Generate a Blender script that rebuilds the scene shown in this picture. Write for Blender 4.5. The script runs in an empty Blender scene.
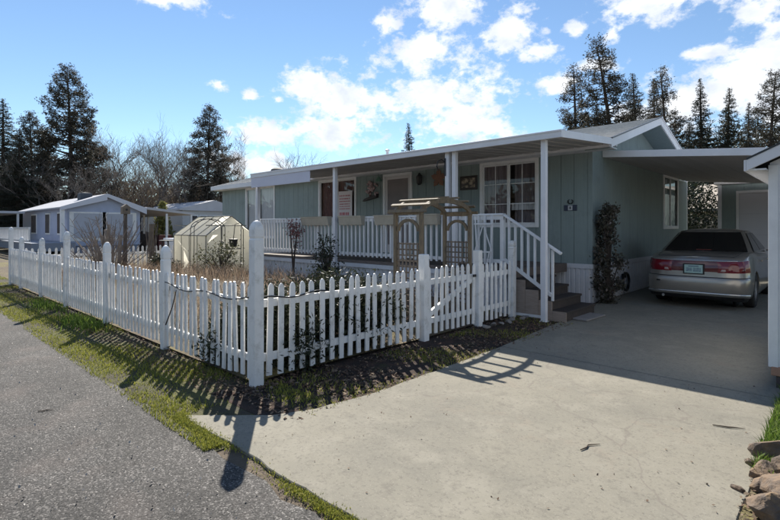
import bpy, bmesh, math, random
import numpy as np
from mathutils import Vector, Matrix
random.seed(7)
rng = np.random.default_rng(7)
S = bpy.context.scene
COL = S.collection
R = math.radians
# World frame: +X runs along the home's front to the right, +Y runs into the lot, the road lies at -Y.

# ------------------------------------------------------------------ camera, sky, sun, exposure
cam = bpy.data.objects.new('camera', bpy.data.cameras.new('camera'))
COL.objects.link(cam)
cam.location = (0, 0, 1.65)
cam.rotation_euler = (R(90), 0, R(43.3))
cam.data.sensor_width = 36
cam.data.lens = 36 * 485 / 780
cam.data.shift_y = -32 / 780
cam.data.clip_end = 2000
S.camera = cam

SUN_DIR = Vector((-0.81 * math.cos(R(40)), 0.586 * math.cos(R(40)), math.sin(R(40)))).normalized()
sun = bpy.data.objects.new('sun', bpy.data.lights.new('sun', 'SUN'))
COL.objects.link(sun)
sun.rotation_euler = SUN_DIR.to_track_quat('Z', 'Y').to_euler()
sun.data.energy = 5.0
sun.data.angle = R(0.5)
sun.data.color = (1.0, 0.94, 0.84)

world = bpy.data.worlds.new('World')
S.world = world
world.use_nodes = True
SKY_STRENGTH = 0.080
EXPOSURE = 0.85
S.view_settings.view_transform = 'Standard'
S.view_settings.look = 'None'
S.view_settings.gamma = 1
S.view_settings.use_curve_mapping = False
S.view_settings.exposure = EXPOSURE


def build_world():
    nt = world.node_tree
    nt.nodes.clear()
    N = nt.nodes.new
    L = nt.links.new
    sky = N('ShaderNodeTexSky')
    sky.sky_type = 'NISHITA'
    sky.sun_disc = False
    sky.sun_elevation = R(40)
    sky.sun_rotation = math.atan2(SUN_DIR.x, SUN_DIR.y)
    sky.air_density = 1.0
    sky.dust_density = 0.0
    sky.ozone_density = 2.0
    tc = N('ShaderNodeTexCoord')
    sep = N('ShaderNodeSeparateXYZ')
    L(tc.outputs['Generated'], sep.inputs[0])
    az = N('ShaderNodeMath'); az.operation = 'ARCTAN2'
    L(sep.outputs[0], az.inputs[0]); L(sep.outputs[1], az.inputs[1])
    el = N('ShaderNodeMath'); el.operation = 'ARCSINE'
    L(sep.outputs[2], el.inputs[0])
    uv = N('ShaderNodeCombineXYZ')
    L(az.outputs[0], uv.inputs[0]); L(el.outputs[0], uv.inputs[1])
    # cloud banks standing at these bearings and heights (degrees): azimuth, elevation, half sizes
    banks = [(-48.6, 14.2, 6.0, 3.4), (-52.7, 16.2, 3.0, 1.8), (-36.7, 14.9, 6.4, 4.3), (-39.2, 19.6, 4.6, 3.0),
             (-36.5, 24.2, 3.7, 2.1), (-29.4, 21.4, 3.1, 2.2), (-49.8, 11.4, 5.0, 2.0), (-33.4, 11.3, 4.2, 1.6),
             (-43.3, 22.7, 1.9, 1.1), (-58.1, 10.5, 3.6, 1.5), (-58.9, 7.4, 5.0, 1.6), (-32.6, 11.3, 2.7, 1.0),
             (-15.1, 22.3, 5.4, 1.5), (-7.4, 12.6, 5.4, 4.0), (-5.0, 16.0, 3.4, 3.0), (-11.6, 12.6, 3.6, 2.6),
             (-16.4, 12.0, 3.4, 1.2), (-19.9, 17.1, 2.4, 0.9), (-23.4, 15.6, 2.2, 1.0), (-22.4, 21.1, 1.2, 0.7),
             (-18.7, 20.0, 1.0, 0.9), (-6.6, 19.8, 2.6, 1.6), (-62.9, 15.5, 1.1, 0.7), (-66.7, 23.3, 4.6, 0.8),
             (-59.4, 14.8, 0.8, 0.6), (-56.3, 14.4, 0.7, 0.5), (-10.1, 16.9, 1.8, 0.7), (-26.5, 19.2, 2.0, 1.0),
             # and on round the rest of the sky
             (15, 13, 9, 5), (38, 17, 7, 4), (60, 10, 12, 4), (85, 24, 8, 6), (110, 12, 10, 5), (140, 28, 12, 7),
             (165, 12, 14, 5), (-170, 22, 9, 5), (-140, 12, 12, 5), (-115, 26, 10, 6), (-104, 11, 9, 4),
             (20, 38, 12, 6), (-150, 45, 14, 8), (80, 52, 14, 8), (-100, 50, 10, 6)]
    cur = None
    for a, e, ra, re in banks:
        s = N('ShaderNodeVectorMath'); s.operation = 'SUBTRACT'
        L(uv.outputs[0], s.inputs[0]); s.inputs[1].default_value = (R(a), R(e), 0)
        m = N('ShaderNodeVectorMath'); m.operation = 'MULTIPLY'
        L(s.outputs[0], m.inputs[0]); m.inputs[1].default_value = (1 / R(ra), 1 / R(re), 0)
        ln = N('ShaderNodeVectorMath'); ln.operation = 'LENGTH'
        L(m.outputs[0], ln.inputs[0])
        if cur is None:
            cur = ln.outputs['Value']
        else:
            mn = N('ShaderNodeMath'); mn.operation = 'SMOOTH_MIN'; mn.inputs[2].default_value = 0.12
            L(cur, mn.inputs[0]); L(ln.outputs['Value'], mn.inputs[1])
            cur = mn.outputs[0]
    def noise(scale, detail, rough):
        mp = N('ShaderNodeMapping'); mp.inputs['Scale'].default_value = (1, 1, 1.5)
        L(tc.outputs['Generated'], mp.inputs[0])
        n = N('ShaderNodeTexNoise'); n.inputs['Scale'].default_value = scale
        n.inputs['Detail'].default_value = detail; n.inputs['Roughness'].default_value = rough
        L(mp.outputs[0], n.inputs['Vector'])
        return n.outputs['Fac']
    def math2(op, a, b):
        n = N('ShaderNodeMath'); n.operation = op
        for i, v in enumerate((a, b)):
            if isinstance(v, (int, float)): n.inputs[i].default_value = v
            else: L(v, n.inputs[i])
        return n.outputs[0]
    n1 = noise(13, 8, 0.62)
    n2 = noise(40, 6, 0.62)
    d = math2('ADD', math2('SUBTRACT', 1.30, cur), math2('ADD', math2('MULTIPLY', math2('SUBTRACT', n1, 0.5), 3.4),
                                                       math2('MULTIPLY', math2('SUBTRACT', n2, 0.5), 2.4)))
    mr = N('ShaderNodeMapRange'); mr.interpolation_type = 'SMOOTHSTEP'
    mr.inputs['From Min'].default_value = 0.0; mr.inputs['From Max'].default_value = 0.95
    L(d, mr.inputs['Value'])
    # cloud body: bright tops, faintly blue-grey where thick and low
    ramp = N('ShaderNodeMapRange')
    ramp.inputs['From Min'].default_value = 0.3; ramp.inputs['From Max'].default_value = 0.75
    L(noise(20, 4, 0.55), ramp.inputs['Value'])
    cc = N('ShaderNodeMix'); cc.data_type = 'RGBA'
    cc.inputs['A'].default_value = (0.98, 0.99, 1.0, 1); cc.inputs['B'].default_value = (0.62, 0.68, 0.78, 1)
    L(ramp.outputs[0], cc.inputs['Factor'])
    bg1 = N('ShaderNodeBackground'); bg1.inputs['Strength'].default_value = SKY_STRENGTH
    tint = N('ShaderNodeMix'); tint.data_type = 'RGBA'; tint.blend_type = 'MULTIPLY'; tint.inputs['Factor'].default_value = 1
    tint.inputs['B'].default_value = (0.90, 0.965, 1.0, 1)
    L(sky.outputs[0], tint.inputs['A'])
    L(tint.outputs['Result'], bg1.inputs['Color'])
    bg2 = N('ShaderNodeBackground'); bg2.inputs['Strength'].default_value = 0.70
    L(cc.outputs['Result'], bg2.inputs['Color'])
    mx = N('ShaderNodeMixShader')
    L(mr.outputs[0], mx.inputs[0]); L(bg1.outputs[0], mx.inputs[1]); L(bg2.outputs[0], mx.inputs[2])
    out = N('ShaderNodeOutputWorld')
    L(mx.outputs[0], out.inputs['Surface'])


build_world()


# ------------------------------------------------------------------ helpers
def CD(c, d):
    """metres right of / ahead of the viewpoint -> world x, y"""
    return 0.728 * c - 0.686 * d, 0.686 * c + 0.728 * d


class MB:
    def __init__(s):
        s.v = []; s.f = []

    def add(s, vs, fs):
        o = len(s.v)
        s.v += [tuple(p) for p in vs]
        s.f += [tuple(i + o for i in f) for f in fs]
        return s

    def box(s, x0, x1, y0, y1, z0, z1):
        return s.add([(x0, y0, z0), (x1, y0, z0), (x1, y1, z0), (x0, y1, z0), (x0, y0, z1), (x1, y0, z1), (x1, y1, z1), (x0, y1, z1)],
                     [(3, 2, 1, 0), (4, 5, 6, 7), (0, 1, 5, 4), (1, 2, 6, 5), (2, 3, 7, 6), (3, 0, 4, 7)])

    def bar(s, p, q, w, h, up=(0, 0, 1)):
        p = Vector(p); q = Vector(q); d = (q - p).normalized(); u = Vector(up)
        if abs(d.dot(u)) > .98: u = Vector((0, 1, 0))
        a = d.cross(u).normalized() * w / 2; b = a.cross(d).normalized() * h / 2
        vs = [p - a - b, p + a - b, p + a + b, p - a + b, q - a - b, q + a - b, q + a + b, q - a + b]
        return s.add(vs, [(0, 1, 2, 3), (7, 6, 5, 4), (4, 5, 1, 0), (5, 6, 2, 1), (6, 7, 3, 2), (7, 4, 0, 3)])

    def tube(s, pts, rad, n=8, cap=True):
        pts = [Vector(p) for p in pts]
        if not hasattr(rad, '__len__'): rad = [rad] * len(pts)
        o = len(s.v); k = len(pts)
        for i, p in enumerate(pts):
            d = (pts[min(i + 1, k - 1)] - pts[max(i - 1, 0)]).normalized()
            u = Vector((0, 0, 1)) if abs(d.z) < .95 else Vector((1, 0, 0))
            a = d.cross(u).normalized(); b = a.cross(d)
            for j in range(n):
                t = 2 * math.pi * j / n
                s.v.append(tuple(p + (a * math.cos(t) + b * math.sin(t)) * rad[i]))
        for i in range(k - 1):
            for j in range(n):
                j2 = (j + 1) % n
                s.f.append((o + i * n + j, o + i * n + j2, o + (i + 1) * n + j2, o + (i + 1) * n + j))
        if cap:
            s.f.append(tuple(o + j for j in reversed(range(n)))); s.f.append(tuple(o + (k - 1) * n + j for j in range(n)))
        return s

    def lathe(s, prof, n=12, c=(0, 0, 0), sq=False):
        """profile of (radius, z); sq gives a square section"""
        o = len(s.v); k = len(prof)
        if sq: n = 4
        for r, z in prof:
            for j in range(n):
                t = 2 * math.pi * (j + (.5 if sq else 0)) / n
                q = r * (math.sqrt(2) if sq else 1)
                s.v.append((c[0] + q * math.cos(t), c[1] + q * math.sin(t), c[2] + z))
        for i in range(k - 1):
            for j in range(n):
                j2 = (j + 1) % n
                s.f.append((o + i * n + j, o + i * n + j2, o + (i + 1) * n + j2, o + (i + 1) * n + j))
        s.f.append(tuple(o + j for j in reversed(range(n)))); s.f.append(tuple(o + (k - 1) * n + j for j in range(n)))
        return s

    def prism(s, poly, fr, th):
        """poly of 2D points, fr maps (a, b, depth) to xyz, th depth range"""
        n = len(poly)
        vs = [fr(a, b, th[0]) for a, b in poly] + [fr(a, b, th[1]) for a, b in poly]
        fs = [tuple(range(n)), tuple(reversed(range(n, 2 * n)))] + [(i, i + n, (i + 1) % n + n, (i + 1) % n) for i in range(n)]
        return s.add(vs, fs)

    def mesh(s, name, mat, smooth=False):
        me = bpy.data.meshes.new(name)
        me.from_pydata(s.v, [], s.f); me.update()
        if mat: me.materials.append(mat)
        bm = bmesh.new(); bm.from_mesh(me); bmesh.ops.recalc_face_normals(bm, faces=bm.faces); bm.to_mesh(me); bm.free()
        if smooth:
            for p in me.polygons: p.use_smooth = True
        return me

    def build(s, name, mat, parent=None, smooth=False, bevel=0, seg=1):
        return obj(name, s.mesh(name, mat, smooth), parent, bevel=bevel, seg=seg)


def obj(name, me, parent=None, loc=None, rotz=0, bevel=0, seg=1, scale=None):
    o = bpy.data.objects.new(name, me)
    COL.objects.link(o)
    if loc is not None: o.location = loc
    if rotz: o.rotation_euler = (0, 0, rotz)
    if scale: o.scale = scale
    if parent is not None:
        o.parent = parent
        r = parent
        while r.parent is not None: r = r.parent
        if parent.parent is None and parent.type == 'EMPTY':
            o.matrix_parent_inverse = Matrix.Translation(-parent.location)
        else:
            o.matrix_parent_inverse = local_matrix(parent).inverted()
    if bevel:
        b = o.modifiers.new('bevel', 'BEVEL'); b.width = bevel; b.segments = seg; b.limit_method = 'ANGLE'
    return o


def local_matrix(o):
    m = Matrix.LocRotScale(o.location, o.rotation_euler, o.scale)
    if o.parent is not None:
        return local_matrix(o.parent) @ o.matrix_parent_inverse @ m
    return m


def np_mesh(name, V, F, mat, smooth=False):
    """V (n,3), F (m,k) arrays"""
    V = np.asarray(V, np.float32); F = np.asarray(F, np.int32)
    me = bpy.data.meshes.new(name)
    k = F.shape[1]
    me.vertices.add(len(V)); me.vertices.foreach_set('co', V.ravel())
    me.loops.add(F.size); me.loops.foreach_set('vertex_index', F.ravel())
    me.polygons.add(len(F)); me.polygons.foreach_set('loop_start', np.arange(len(F), dtype=np.int32) * k)
    me.polygons.foreach_set('loop_total', np.full(len(F), k, np.int32))
    if smooth: me.polygons.foreach_set('use_smooth', np.ones(len(F), bool))
    me.update(calc_edges=True); me.validate()
    if mat: me.materials.append(mat)
    return me


def thing(name, label, cat, loc=(0, 0, 0), group=None):
    o = bpy.data.objects.new(name, None)
    o.empty_display_size = .1
    COL.objects.link(o)
    o.location = loc
    return tag(o, label, cat, group)


def tag(o, label, cat, group=None):
    o['label'] = label; o['category'] = cat
    if group: o['group'] = group
    return o


def struct(o):
    o['kind'] = 'structure'
    return o


def stuff(o, label=None, cat=None):
    o['kind'] = 'stuff'
    if label: o['label'] = label
    if cat: o['category'] = cat
    return o


# ------------------------------------------------------------------ materials
def mat(name, col, col2=None, rough=.6, scale=4, detail=5, lo=.35, hi=.65, bump=0, bscale=60, metal=0, spec=.5, stretch=(1, 1, 1),
        coat=0, dirt=None, dscale=1.3, damt=.5, objrand=0, transl=0):
    m = bpy.data.materials.new(name); m.use_nodes = True
    nt = m.node_tree; N = nt.nodes.new; L = nt.links.new
    b = nt.nodes['Principled BSDF']
    b.inputs['Roughness'].default_value = rough; b.inputs['Metallic'].default_value = metal
    b.inputs['Specular IOR Level'].default_value = spec
    if coat: b.inputs['Coat Weight'].default_value = coat; b.inputs['Coat Roughness'].default_value = .06
    geo = N('ShaderNodeNewGeometry')
    mp = N('ShaderNodeMapping'); mp.inputs['Scale'].default_value = stretch
    L(geo.outputs['Position'], mp.inputs[0])
    c = None
    if col2 is not None:
        n = N('ShaderNodeTexNoise'); n.inputs['Scale'].default_value = scale; n.inputs['Detail'].default_value = detail
        n.inputs['Roughness'].default_value = .65
        L(mp.outputs[0], n.inputs['Vector'])
        mr = N('ShaderNodeMapRange'); mr.inputs['From Min'].default_value = lo; mr.inputs['From Max'].default_value = hi
        L(n.outputs['Fac'], mr.inputs['Value'])
        mx = N('ShaderNodeMix'); mx.data_type = 'RGBA'
        mx.inputs['A'].default_value = (*col, 1); mx.inputs['B'].default_value = (*col2, 1)
        L(mr.outputs[0], mx.inputs['Factor'])
        c = mx.outputs['Result']
    if dirt is not None:
        n = N('ShaderNodeTexNoise'); n.inputs['Scale'].default_value = dscale; n.inputs['Detail'].default_value = 8
        n.inputs['Roughness'].default_value = .72
        L(geo.outputs['Position'], n.inputs['Vector'])
        mr = N('ShaderNodeMapRange'); mr.inputs['From Min'].default_value = .52; mr.inputs['From Max'].default_value = .74
        mr.inputs['To Max'].default_value = damt
        L(n.outputs['Fac'], mr.inputs['Value'])
        mx = N('ShaderNodeMix'); mx.data_type = 'RGBA'
        if c: L(c, mx.inputs['A'])
        else: mx.inputs['A'].default_value = (*col, 1)
        mx.inputs['B'].default_value = (*dirt, 1)
        L(mr.outputs[0], mx.inputs['Factor'])
        c = mx.outputs['Result']
    if objrand:
        oi = N('ShaderNodeObjectInfo')
        mr = N('ShaderNodeMapRange'); mr.inputs['To Min'].default_value = 1 - objrand; mr.inputs['To Max'].default_value = 1 + objrand
        L(oi.outputs['Random'], mr.inputs['Value'])
        mx = N('ShaderNodeVectorMath'); mx.operation = 'SCALE'
        if c: L(c, mx.inputs[0])
        else: mx.inputs[0].default_value = col
        L(mr.outputs[0], mx.inputs['Scale'])
        c = mx.outputs[0]
    if c: L(c, b.inputs['Base Color'])
    else: b.inputs['Base Color'].default_value = (*col, 1)
    if bump:
        n = N('ShaderNodeTexNoise'); n.inputs['Scale'].default_value = bscale; n.inputs['Detail'].default_value = 4
        L(mp.outputs[0], n.inputs['Vector'])
        bp = N('ShaderNodeBump'); bp.inputs['Strength'].default_value = bump; bp.inputs['Distance'].default_value = .01
        L(n.outputs['Fac'], bp.inputs['Height']); L(bp.outputs[0], b.inputs['Normal'])
    if transl:
        t = N('ShaderNodeBsdfTranslucent')
        if c: L(c, t.inputs['Color'])
        else: t.inputs['Color'].default_value = (*col, 1)
        ms = N('ShaderNodeMixShader'); ms.inputs[0].default_value = transl
        L(b.outputs[0], ms.inputs[1]); L(t.outputs[0], ms.inputs[2])
        L(ms.outputs[0], nt.nodes['Material Output'].inputs['Surface'])
    return m


def leafmat(name, cols, transl=.3, rough=.55, scale=3.0):
    """foliage: colour varies leaf by leaf through a random-per-island value"""
    m = bpy.data.materials.new(name); m.use_nodes = True
    nt = m.node_tree; N = nt.nodes.new; L = nt.links.new
    b = nt.nodes['Principled BSDF']; b.inputs['Roughness'].default_value = rough
    b.inputs['Specular IOR Level'].default_value = .3
    geo = N('ShaderNodeNewGeometry')
    rp = N('ShaderNodeValToRGB')
    rp.color_ramp.interpolation = 'LINEAR'
    els = rp.color_ramp.elements
    while len(els) < len(cols): els.new(.5)
    for i, c in enumerate(cols):
        els[i].position = i / max(1, len(cols) - 1); els[i].color = (*c, 1)
    L(geo.outputs['Random Per Island'], rp.inputs[0])
    L(rp.outputs[0], b.inputs['Base Color'])
    if transl:
        t = N('ShaderNodeBsdfTranslucent'); L(rp.outputs[0], t.inputs['Color'])
        ms = N('ShaderNodeMixShader'); ms.inputs[0].default_value = transl
        L(b.outputs[0], ms.inputs[1]); L(t.outputs[0], ms.inputs[2])
        L(ms.outputs[0], nt.nodes['Material Output'].inputs['Surface'])
    return m


def glassmat(name, tint=(.93, .95, .95), f0=.02):
    m = bpy.data.materials.new(name); m.use_nodes = True
    nt = m.node_tree; N = nt.nodes.new; L = nt.links.new
    nt.nodes.remove(nt.nodes['Principled BSDF'])
    g = N('ShaderNodeBsdfGlossy'); g.inputs['Roughness'].default_value = .015
    t = N('ShaderNodeBsdfTransparent'); t.inputs['Color'].default_value = (*tint, 1)
    lw = N('ShaderNodeLayerWeight'); lw.inputs['Blend'].default_value = .28
    mr = N('ShaderNodeMapRange'); mr.inputs['To Min'].default_value = .05; mr.inputs['To Max'].default_value = .85
    pw_ = N('ShaderNodeMath'); pw_.operation = 'POWER'; pw_.inputs[1].default_value = 2.2
    L(lw.outputs['Facing'], pw_.inputs[0]); L(pw_.outputs[0], mr.inputs['Value'])
    ms = N('ShaderNodeMixShader')
    L(mr.outputs[0], ms.inputs[0]); L(t.outputs[0], ms.inputs[1]); L(g.outputs[0], ms.inputs[2])
    L(ms.outputs[0], nt.nodes['Material Output'].inputs['Surface'])
    return m


def groundmat(name, layers, rough=.9, bump=.5, bscale=80, bdist=.02):
    """layers: first colour pair then (colour, scale, lo, hi) laid over by noise"""
    m = bpy.data.materials.new(name); m.use_nodes = True
    nt = m.node_tree; N = nt.nodes.new; L = nt.links.new
    b = nt.nodes['Principled BSDF']; b.inputs['Roughness'].default_value = rough
    b.inputs['Specular IOR Level'].default_value = .25
    geo = N('ShaderNodeNewGeometry')
    c = None
    for i, (col, sc, lo, hi) in enumerate(layers):
        if i == 0:
            v = N('ShaderNodeRGB'); v.outputs[0].default_value = (*col, 1); c = v.outputs[0]; continue
        n = N('ShaderNodeTexNoise'); n.inputs['Scale'].default_value = sc; n.inputs['Detail'].default_value = 7
        n.inputs['Roughness'].default_value = .66
        mp = N('ShaderNodeMapping'); mp.inputs['Location'].default_value = (i * 7.3, i * 3.1, 0)
        L(geo.outputs['Position'], mp.inputs[0]); L(mp.outputs[0], n.inputs['Vector'])
        mr = N('ShaderNodeMapRange'); mr.inputs['From Min'].default_value = lo; mr.inputs['From Max'].default_value = hi
        L(n.outputs['Fac'], mr.inputs['Value'])
        mx = N('ShaderNodeMix'); mx.data_type = 'RGBA'
        L(mr.outputs[0], mx.inputs['Factor']); L(c, mx.inputs['A']); mx.inputs['B'].default_value = (*col, 1)
        c = mx.outputs['Result']
    L(c, b.inputs['Base Color'])
    n = N('ShaderNodeTexNoise'); n.inputs['Scale'].default_value = bscale; n.inputs['Detail'].default_value = 6
    L(geo.outputs['Position'], n.inputs['Vector'])
    bp = N('ShaderNodeBump'); bp.inputs['Strength'].default_value = bump; bp.inputs['Distance'].default_value = bdist
    L(n.outputs['Fac'], bp.inputs['Height']); L(bp.outputs[0], b.inputs['Normal'])
    return m


def asphaltmat():
    m = bpy.data.materials.new('chip_seal'); m.use_nodes = True
    nt = m.node_tree; N = nt.nodes.new; L = nt.links.new
    b = nt.nodes['Principled BSDF']; b.inputs['Roughness'].default_value = .85; b.inputs['Specular IOR Level'].default_value = .3
    geo = N('ShaderNodeNewGeometry')
    vo = N('ShaderNodeTexVoronoi'); vo.inputs['Scale'].default_value = 112
    vo.inputs['Randomness'].default_value = 1
    L(geo.outputs['Position'], vo.inputs['Vector'])
    rp = N('ShaderNodeValToRGB')
    e = rp.color_ramp.elements
    e[0].position = 0; e[0].color = (.020, .019, .018, 1); e[1].position = 1; e[1].color = (.23, .215, .20, 1)
    x = e.new(.5); x.color = (.058, .055, .052, 1)
    x = e.new(.85); x.color = (.092, .086, .081, 1)
    sp = N('ShaderNodeSeparateColor'); L(vo.outputs['Color'], sp.inputs[0])
    L(sp.outputs[0], rp.inputs[0])
    n = N('ShaderNodeTexNoise'); n.inputs['Scale'].default_value = .9; n.inputs['Detail'].default_value = 8; n.inputs['Roughness'].default_value = .7
    L(geo.outputs['Position'], n.inputs['Vector'])
    mr = N('ShaderNodeMapRange'); mr.inputs['From Min'].default_value = .3; mr.inputs['From Max'].default_value = .7
    mr.inputs['To Min'].default_value = .62; mr.inputs['To Max'].default_value = 1.35
    L(n.outputs['Fac'], mr.inputs['Value'])
    sc = N('ShaderNodeVectorMath'); sc.operation = 'SCALE'
    L(rp.outputs[0], sc.inputs[0]); L(mr.outputs[0], sc.inputs['Scale'])
    # pinkish worn patches
    n2 = N('ShaderNodeTexNoise'); n2.inputs['Scale'].default_value = 1.7; n2.inputs['Detail'].default_value = 6
    L(geo.outputs['Position'], n2.inputs['Vector'])
    mr2 = N('ShaderNodeMapRange'); mr2.inputs['From Min'].default_value = .52; mr2.inputs['From Max'].default_value = .75; mr2.inputs['To Max'].default_value = .35
    L(n2.outputs['Fac'], mr2.inputs['Value'])
    mx = N('ShaderNodeMix'); mx.data_type = 'RGBA'; mx.inputs['B'].default_value = (.16, .13, .115, 1)
    L(mr2.outputs[0], mx.inputs['Factor']); L(sc.outputs[0], mx.inputs['A'])
    wn = N('ShaderNodeTexNoise'); wn.inputs['Scale'].default_value = 2.2; wn.inputs['Detail'].default_value = 6
    L(geo.outputs['Position'], wn.inputs['Vector'])
    ws = N('ShaderNodeVectorMath'); ws.operation = 'SCALE'; ws.inputs['Scale'].default_value = .6; L(wn.outputs['Color'], ws.inputs[0])
    wa = N('ShaderNodeVectorMath'); wa.operation = 'ADD'; L(ws.outputs[0], wa.inputs[0]); L(geo.outputs['Position'], wa.inputs[1])
    v2 = N('ShaderNodeTexVoronoi'); v2.feature = 'DISTANCE_TO_EDGE'; v2.inputs['Scale'].default_value = .55; L(wa.outputs[0], v2.inputs['Vector'])
    m3 = N('ShaderNodeMapRange'); m3.inputs['From Max'].default_value = .007; m3.inputs['To Min'].default_value = .7; m3.inputs['To Max'].default_value = 0
    L(v2.outputs['Distance'], m3.inputs['Value'])
    mk = N('ShaderNodeMath'); mk.operation = 'MULTIPLY'; L(m3.outputs[0], mk.inputs[0]); L(n2.outputs['Fac'], mk.inputs[1])
    mc = N('ShaderNodeMix'); mc.data_type = 'RGBA'; mc.inputs['B'].default_value = (.02, .019, .018, 1)
    L(mk.outputs[0], mc.inputs['Factor']); L(mx.outputs['Result'], mc.inputs['A'])
    L(mc.outputs['Result'], b.inputs['Base Color'])
    bp = N('ShaderNodeBump'); bp.inputs['Strength'].default_value = .55; bp.inputs['Distance'].default_value = .005; bp.invert = True
    L(vo.outputs['Distance'], bp.inputs['Height']); L(bp.outputs[0], b.inputs['Normal'])
    return m


def concretemat():
    m = groundmat('driveway_concrete', [((.232, .216, .174), 0, 0, 0), ((.182, .172, .143), .7, .44, .68), ((.265, .247, .202), 2.2, .5, .72),
                                         ((.245, .205, .160), .9, .58, .76), ((.145, .133, .112), 6, .56, .8), ((.13, .119, .10), 40, .52, .74), ((.32, .295, .245), 85, .58, .70)],
                  rough=.88, bump=.25, bscale=140, bdist=.006)
    nt = m.node_tree; N = nt.nodes.new; L = nt.links.new
    b = nt.nodes['Principled BSDF']
    src = b.inputs['Base Color'].links[0].from_socket
    geo = N('ShaderNodeNewGeometry')
    nz = N('ShaderNodeTexNoise'); nz.inputs['Scale'].default_value = 1.5; nz.inputs['Detail'].default_value = 5
    L(geo.outputs['Position'], nz.inputs['Vector'])
    ad = N('ShaderNodeVectorMath'); ad.operation = 'ADD'
    sc = N('ShaderNodeVectorMath'); sc.operation = 'SCALE'; sc.inputs['Scale'].default_value = .7
    L(nz.outputs['Color'], sc.inputs[0]); L(sc.outputs[0], ad.inputs[0]); L(geo.outputs['Position'], ad.inputs[1])
    vo = N('ShaderNodeTexVoronoi'); vo.feature = 'DISTANCE_TO_EDGE'; vo.inputs['Scale'].default_value = .30
    L(ad.outputs[0], vo.inputs['Vector'])
    mr = N('ShaderNodeMapRange'); mr.inputs['From Min'].default_value = 0; mr.inputs['From Max'].default_value = .0035
    mr.inputs['To Min'].default_value = .62; mr.inputs['To Max'].default_value = 0
    L(vo.outputs['Distance'], mr.inputs['Value'])
    mx = N('ShaderNodeMix'); mx.data_type = 'RGBA'; mx.inputs['B'].default_value = (.16, .14, .12, 1)
    L(mr.outputs[0], mx.inputs['Factor']); L(src, mx.inputs['A']); L(mx.outputs['Result'], b.inputs['Base Color'])
    return m


WHITE = mat('white_paint', (.80, .80, .80), (.72, .72, .73), rough=.45, scale=3, dirt=(.45, .44, .40), damt=.28, dscale=2.2, bump=.05, bscale=30)
FENCE = mat('white_picket_paint', (.89, .88, .855), (.83, .82, .795), rough=.4, scale=5, dirt=(.40, .385, .33), damt=.65, dscale=6, bump=.2, bscale=40, objrand=.05)
ALU = mat('white_aluminium', (.74, .74, .77), (.68, .68, .71), rough=.4, scale=1.5, dirt=(.42, .40, .38), damt=.25, dscale=1.4)
PAN = mat('weathered_aluminium_pan', (.42, .40, .39), (.36, .34, .33), rough=.5, scale=2, objrand=.06)
TEAL = mat('sage_teal_siding', (.232, .286, .280), (.206, .256, .252), rough=.6, scale=3, dirt=(.13, .16, .16), damt=.55, dscale=1.6, bump=.12, bscale=25, stretch=(6, 6, .6), objrand=.035)
TEALD = mat('sage_teal_groove', (.155, .20, .20), rough=.7)
SKIRT = mat('white_vinyl_skirting', (.66, .67, .70), (.58, .59, .62), rough=.5, scale=2, dirt=(.36, .33, .29), damt=.5, dscale=1.8)
SHINGLE = mat('pale_grey_shingle', (.56, .545, .52), (.42, .41, .39), rough=.9, scale=9, detail=6, bump=.5, bscale=60)
DARKEDGE = mat('dark_drip_edge', (.02, .025, .03), rough=.4)
CONC = concretemat()
ASPH = asphaltmat()
DECKWOOD = mat('weathered_deck_wood', (.16, .13, .11), (.10, .08, .07), rough=.8, scale=6, stretch=(1, 8, 8), bump=.2, objrand=.15)
STEPWOOD = mat('step_side_wood', (.36, .29, .24), (.28, .22, .18), rough=.8, scale=5, stretch=(1, 1, 8), bump=.15, objrand=.1)
TREADWOOD = mat('dark_tread_wood', (.050, .037, .031), (.034, .027, .024), rough=.7, scale=8, bump=.2, objrand=.15)
ARBOR = mat('weathered_arbor_wood', (.24, .185, .115), (.145, .115, .08), rough=.75, scale=7, stretch=(3, 3, 1), bump=.2, objrand=.12)
LATTICE = mat('arbor_lattice_wood', (.21, .165, .125), (.14, .115, .09), rough=.8, scale=7, objrand=.15)
BLACK = mat('black_metal', (.015, .015, .016), rough=.45)
DARKINT = mat('dim_room', (.17, .14, .14), (.12, .10, .10), rough=.9, scale=1.5)
REDBLIND = mat('wine_red_blind', (.17, .085, .085), (.12, .06, .06), rough=.8, scale=3)
MAUVE = mat('mauve_curtain', (.28, .235, .25), (.20, .165, .18), rough=.9, scale=3, stretch=(9, 9, .3))
CURTAIN_REFLECTION = mat('pale_curtain_and_reflection', (.66, .66, .68), (.50, .50, .53), rough=.9, scale=3, stretch=(9, 9, .3))  # fabric in some windows, painted reflection behind the glass in others
GLASS = glassmat('window_glass')
DOORM = mat('taupe_screen_door', (.24, .21, .21), (.20, .18, .185), rough=.6, scale=2)
PLANTER = mat('beige_planter', (.46, .42, .34), (.40, .36, .29), rough=.8, scale=6)
BARK = mat('bark', (.075, .055, .045), (.045, .035, .03), rough=.95, scale=5, stretch=(4, 4, .8), bump=.8, bscale=12)
GBARK = mat('grey_brown_bark', (.15, .12, .10), (.09, .075, .065), rough=.95, scale=4, bump=.6, bscale=14)
TWIG = mat('bare_twigs', (.19, .165, .145), (.12, .10, .09), rough=.9, scale=.6)
NEEDLE = leafmat('conifer_needles', [(.030, .037, .028), (.048, .054, .038), (.072, .074, .052), (.038, .043, .034)], transl=.3)
PINEN = leafmat('pine_needles', [(.045, .044, .034), (.068, .066, .048), (.10, .088, .068), (.056, .052, .043)], transl=.3)
SHRUBL = leafmat('dark_evergreen_leaves', [(.018, .026, .015), (.035, .045, .024), (.055, .06, .032), (.025, .03, .02)], transl=.2)
OLIVEL = leafmat('olive_leaves', [(.05, .06, .03), (.08, .085, .04), (.12, .11, .06), (.06, .065, .035)], transl=.3)
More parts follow.
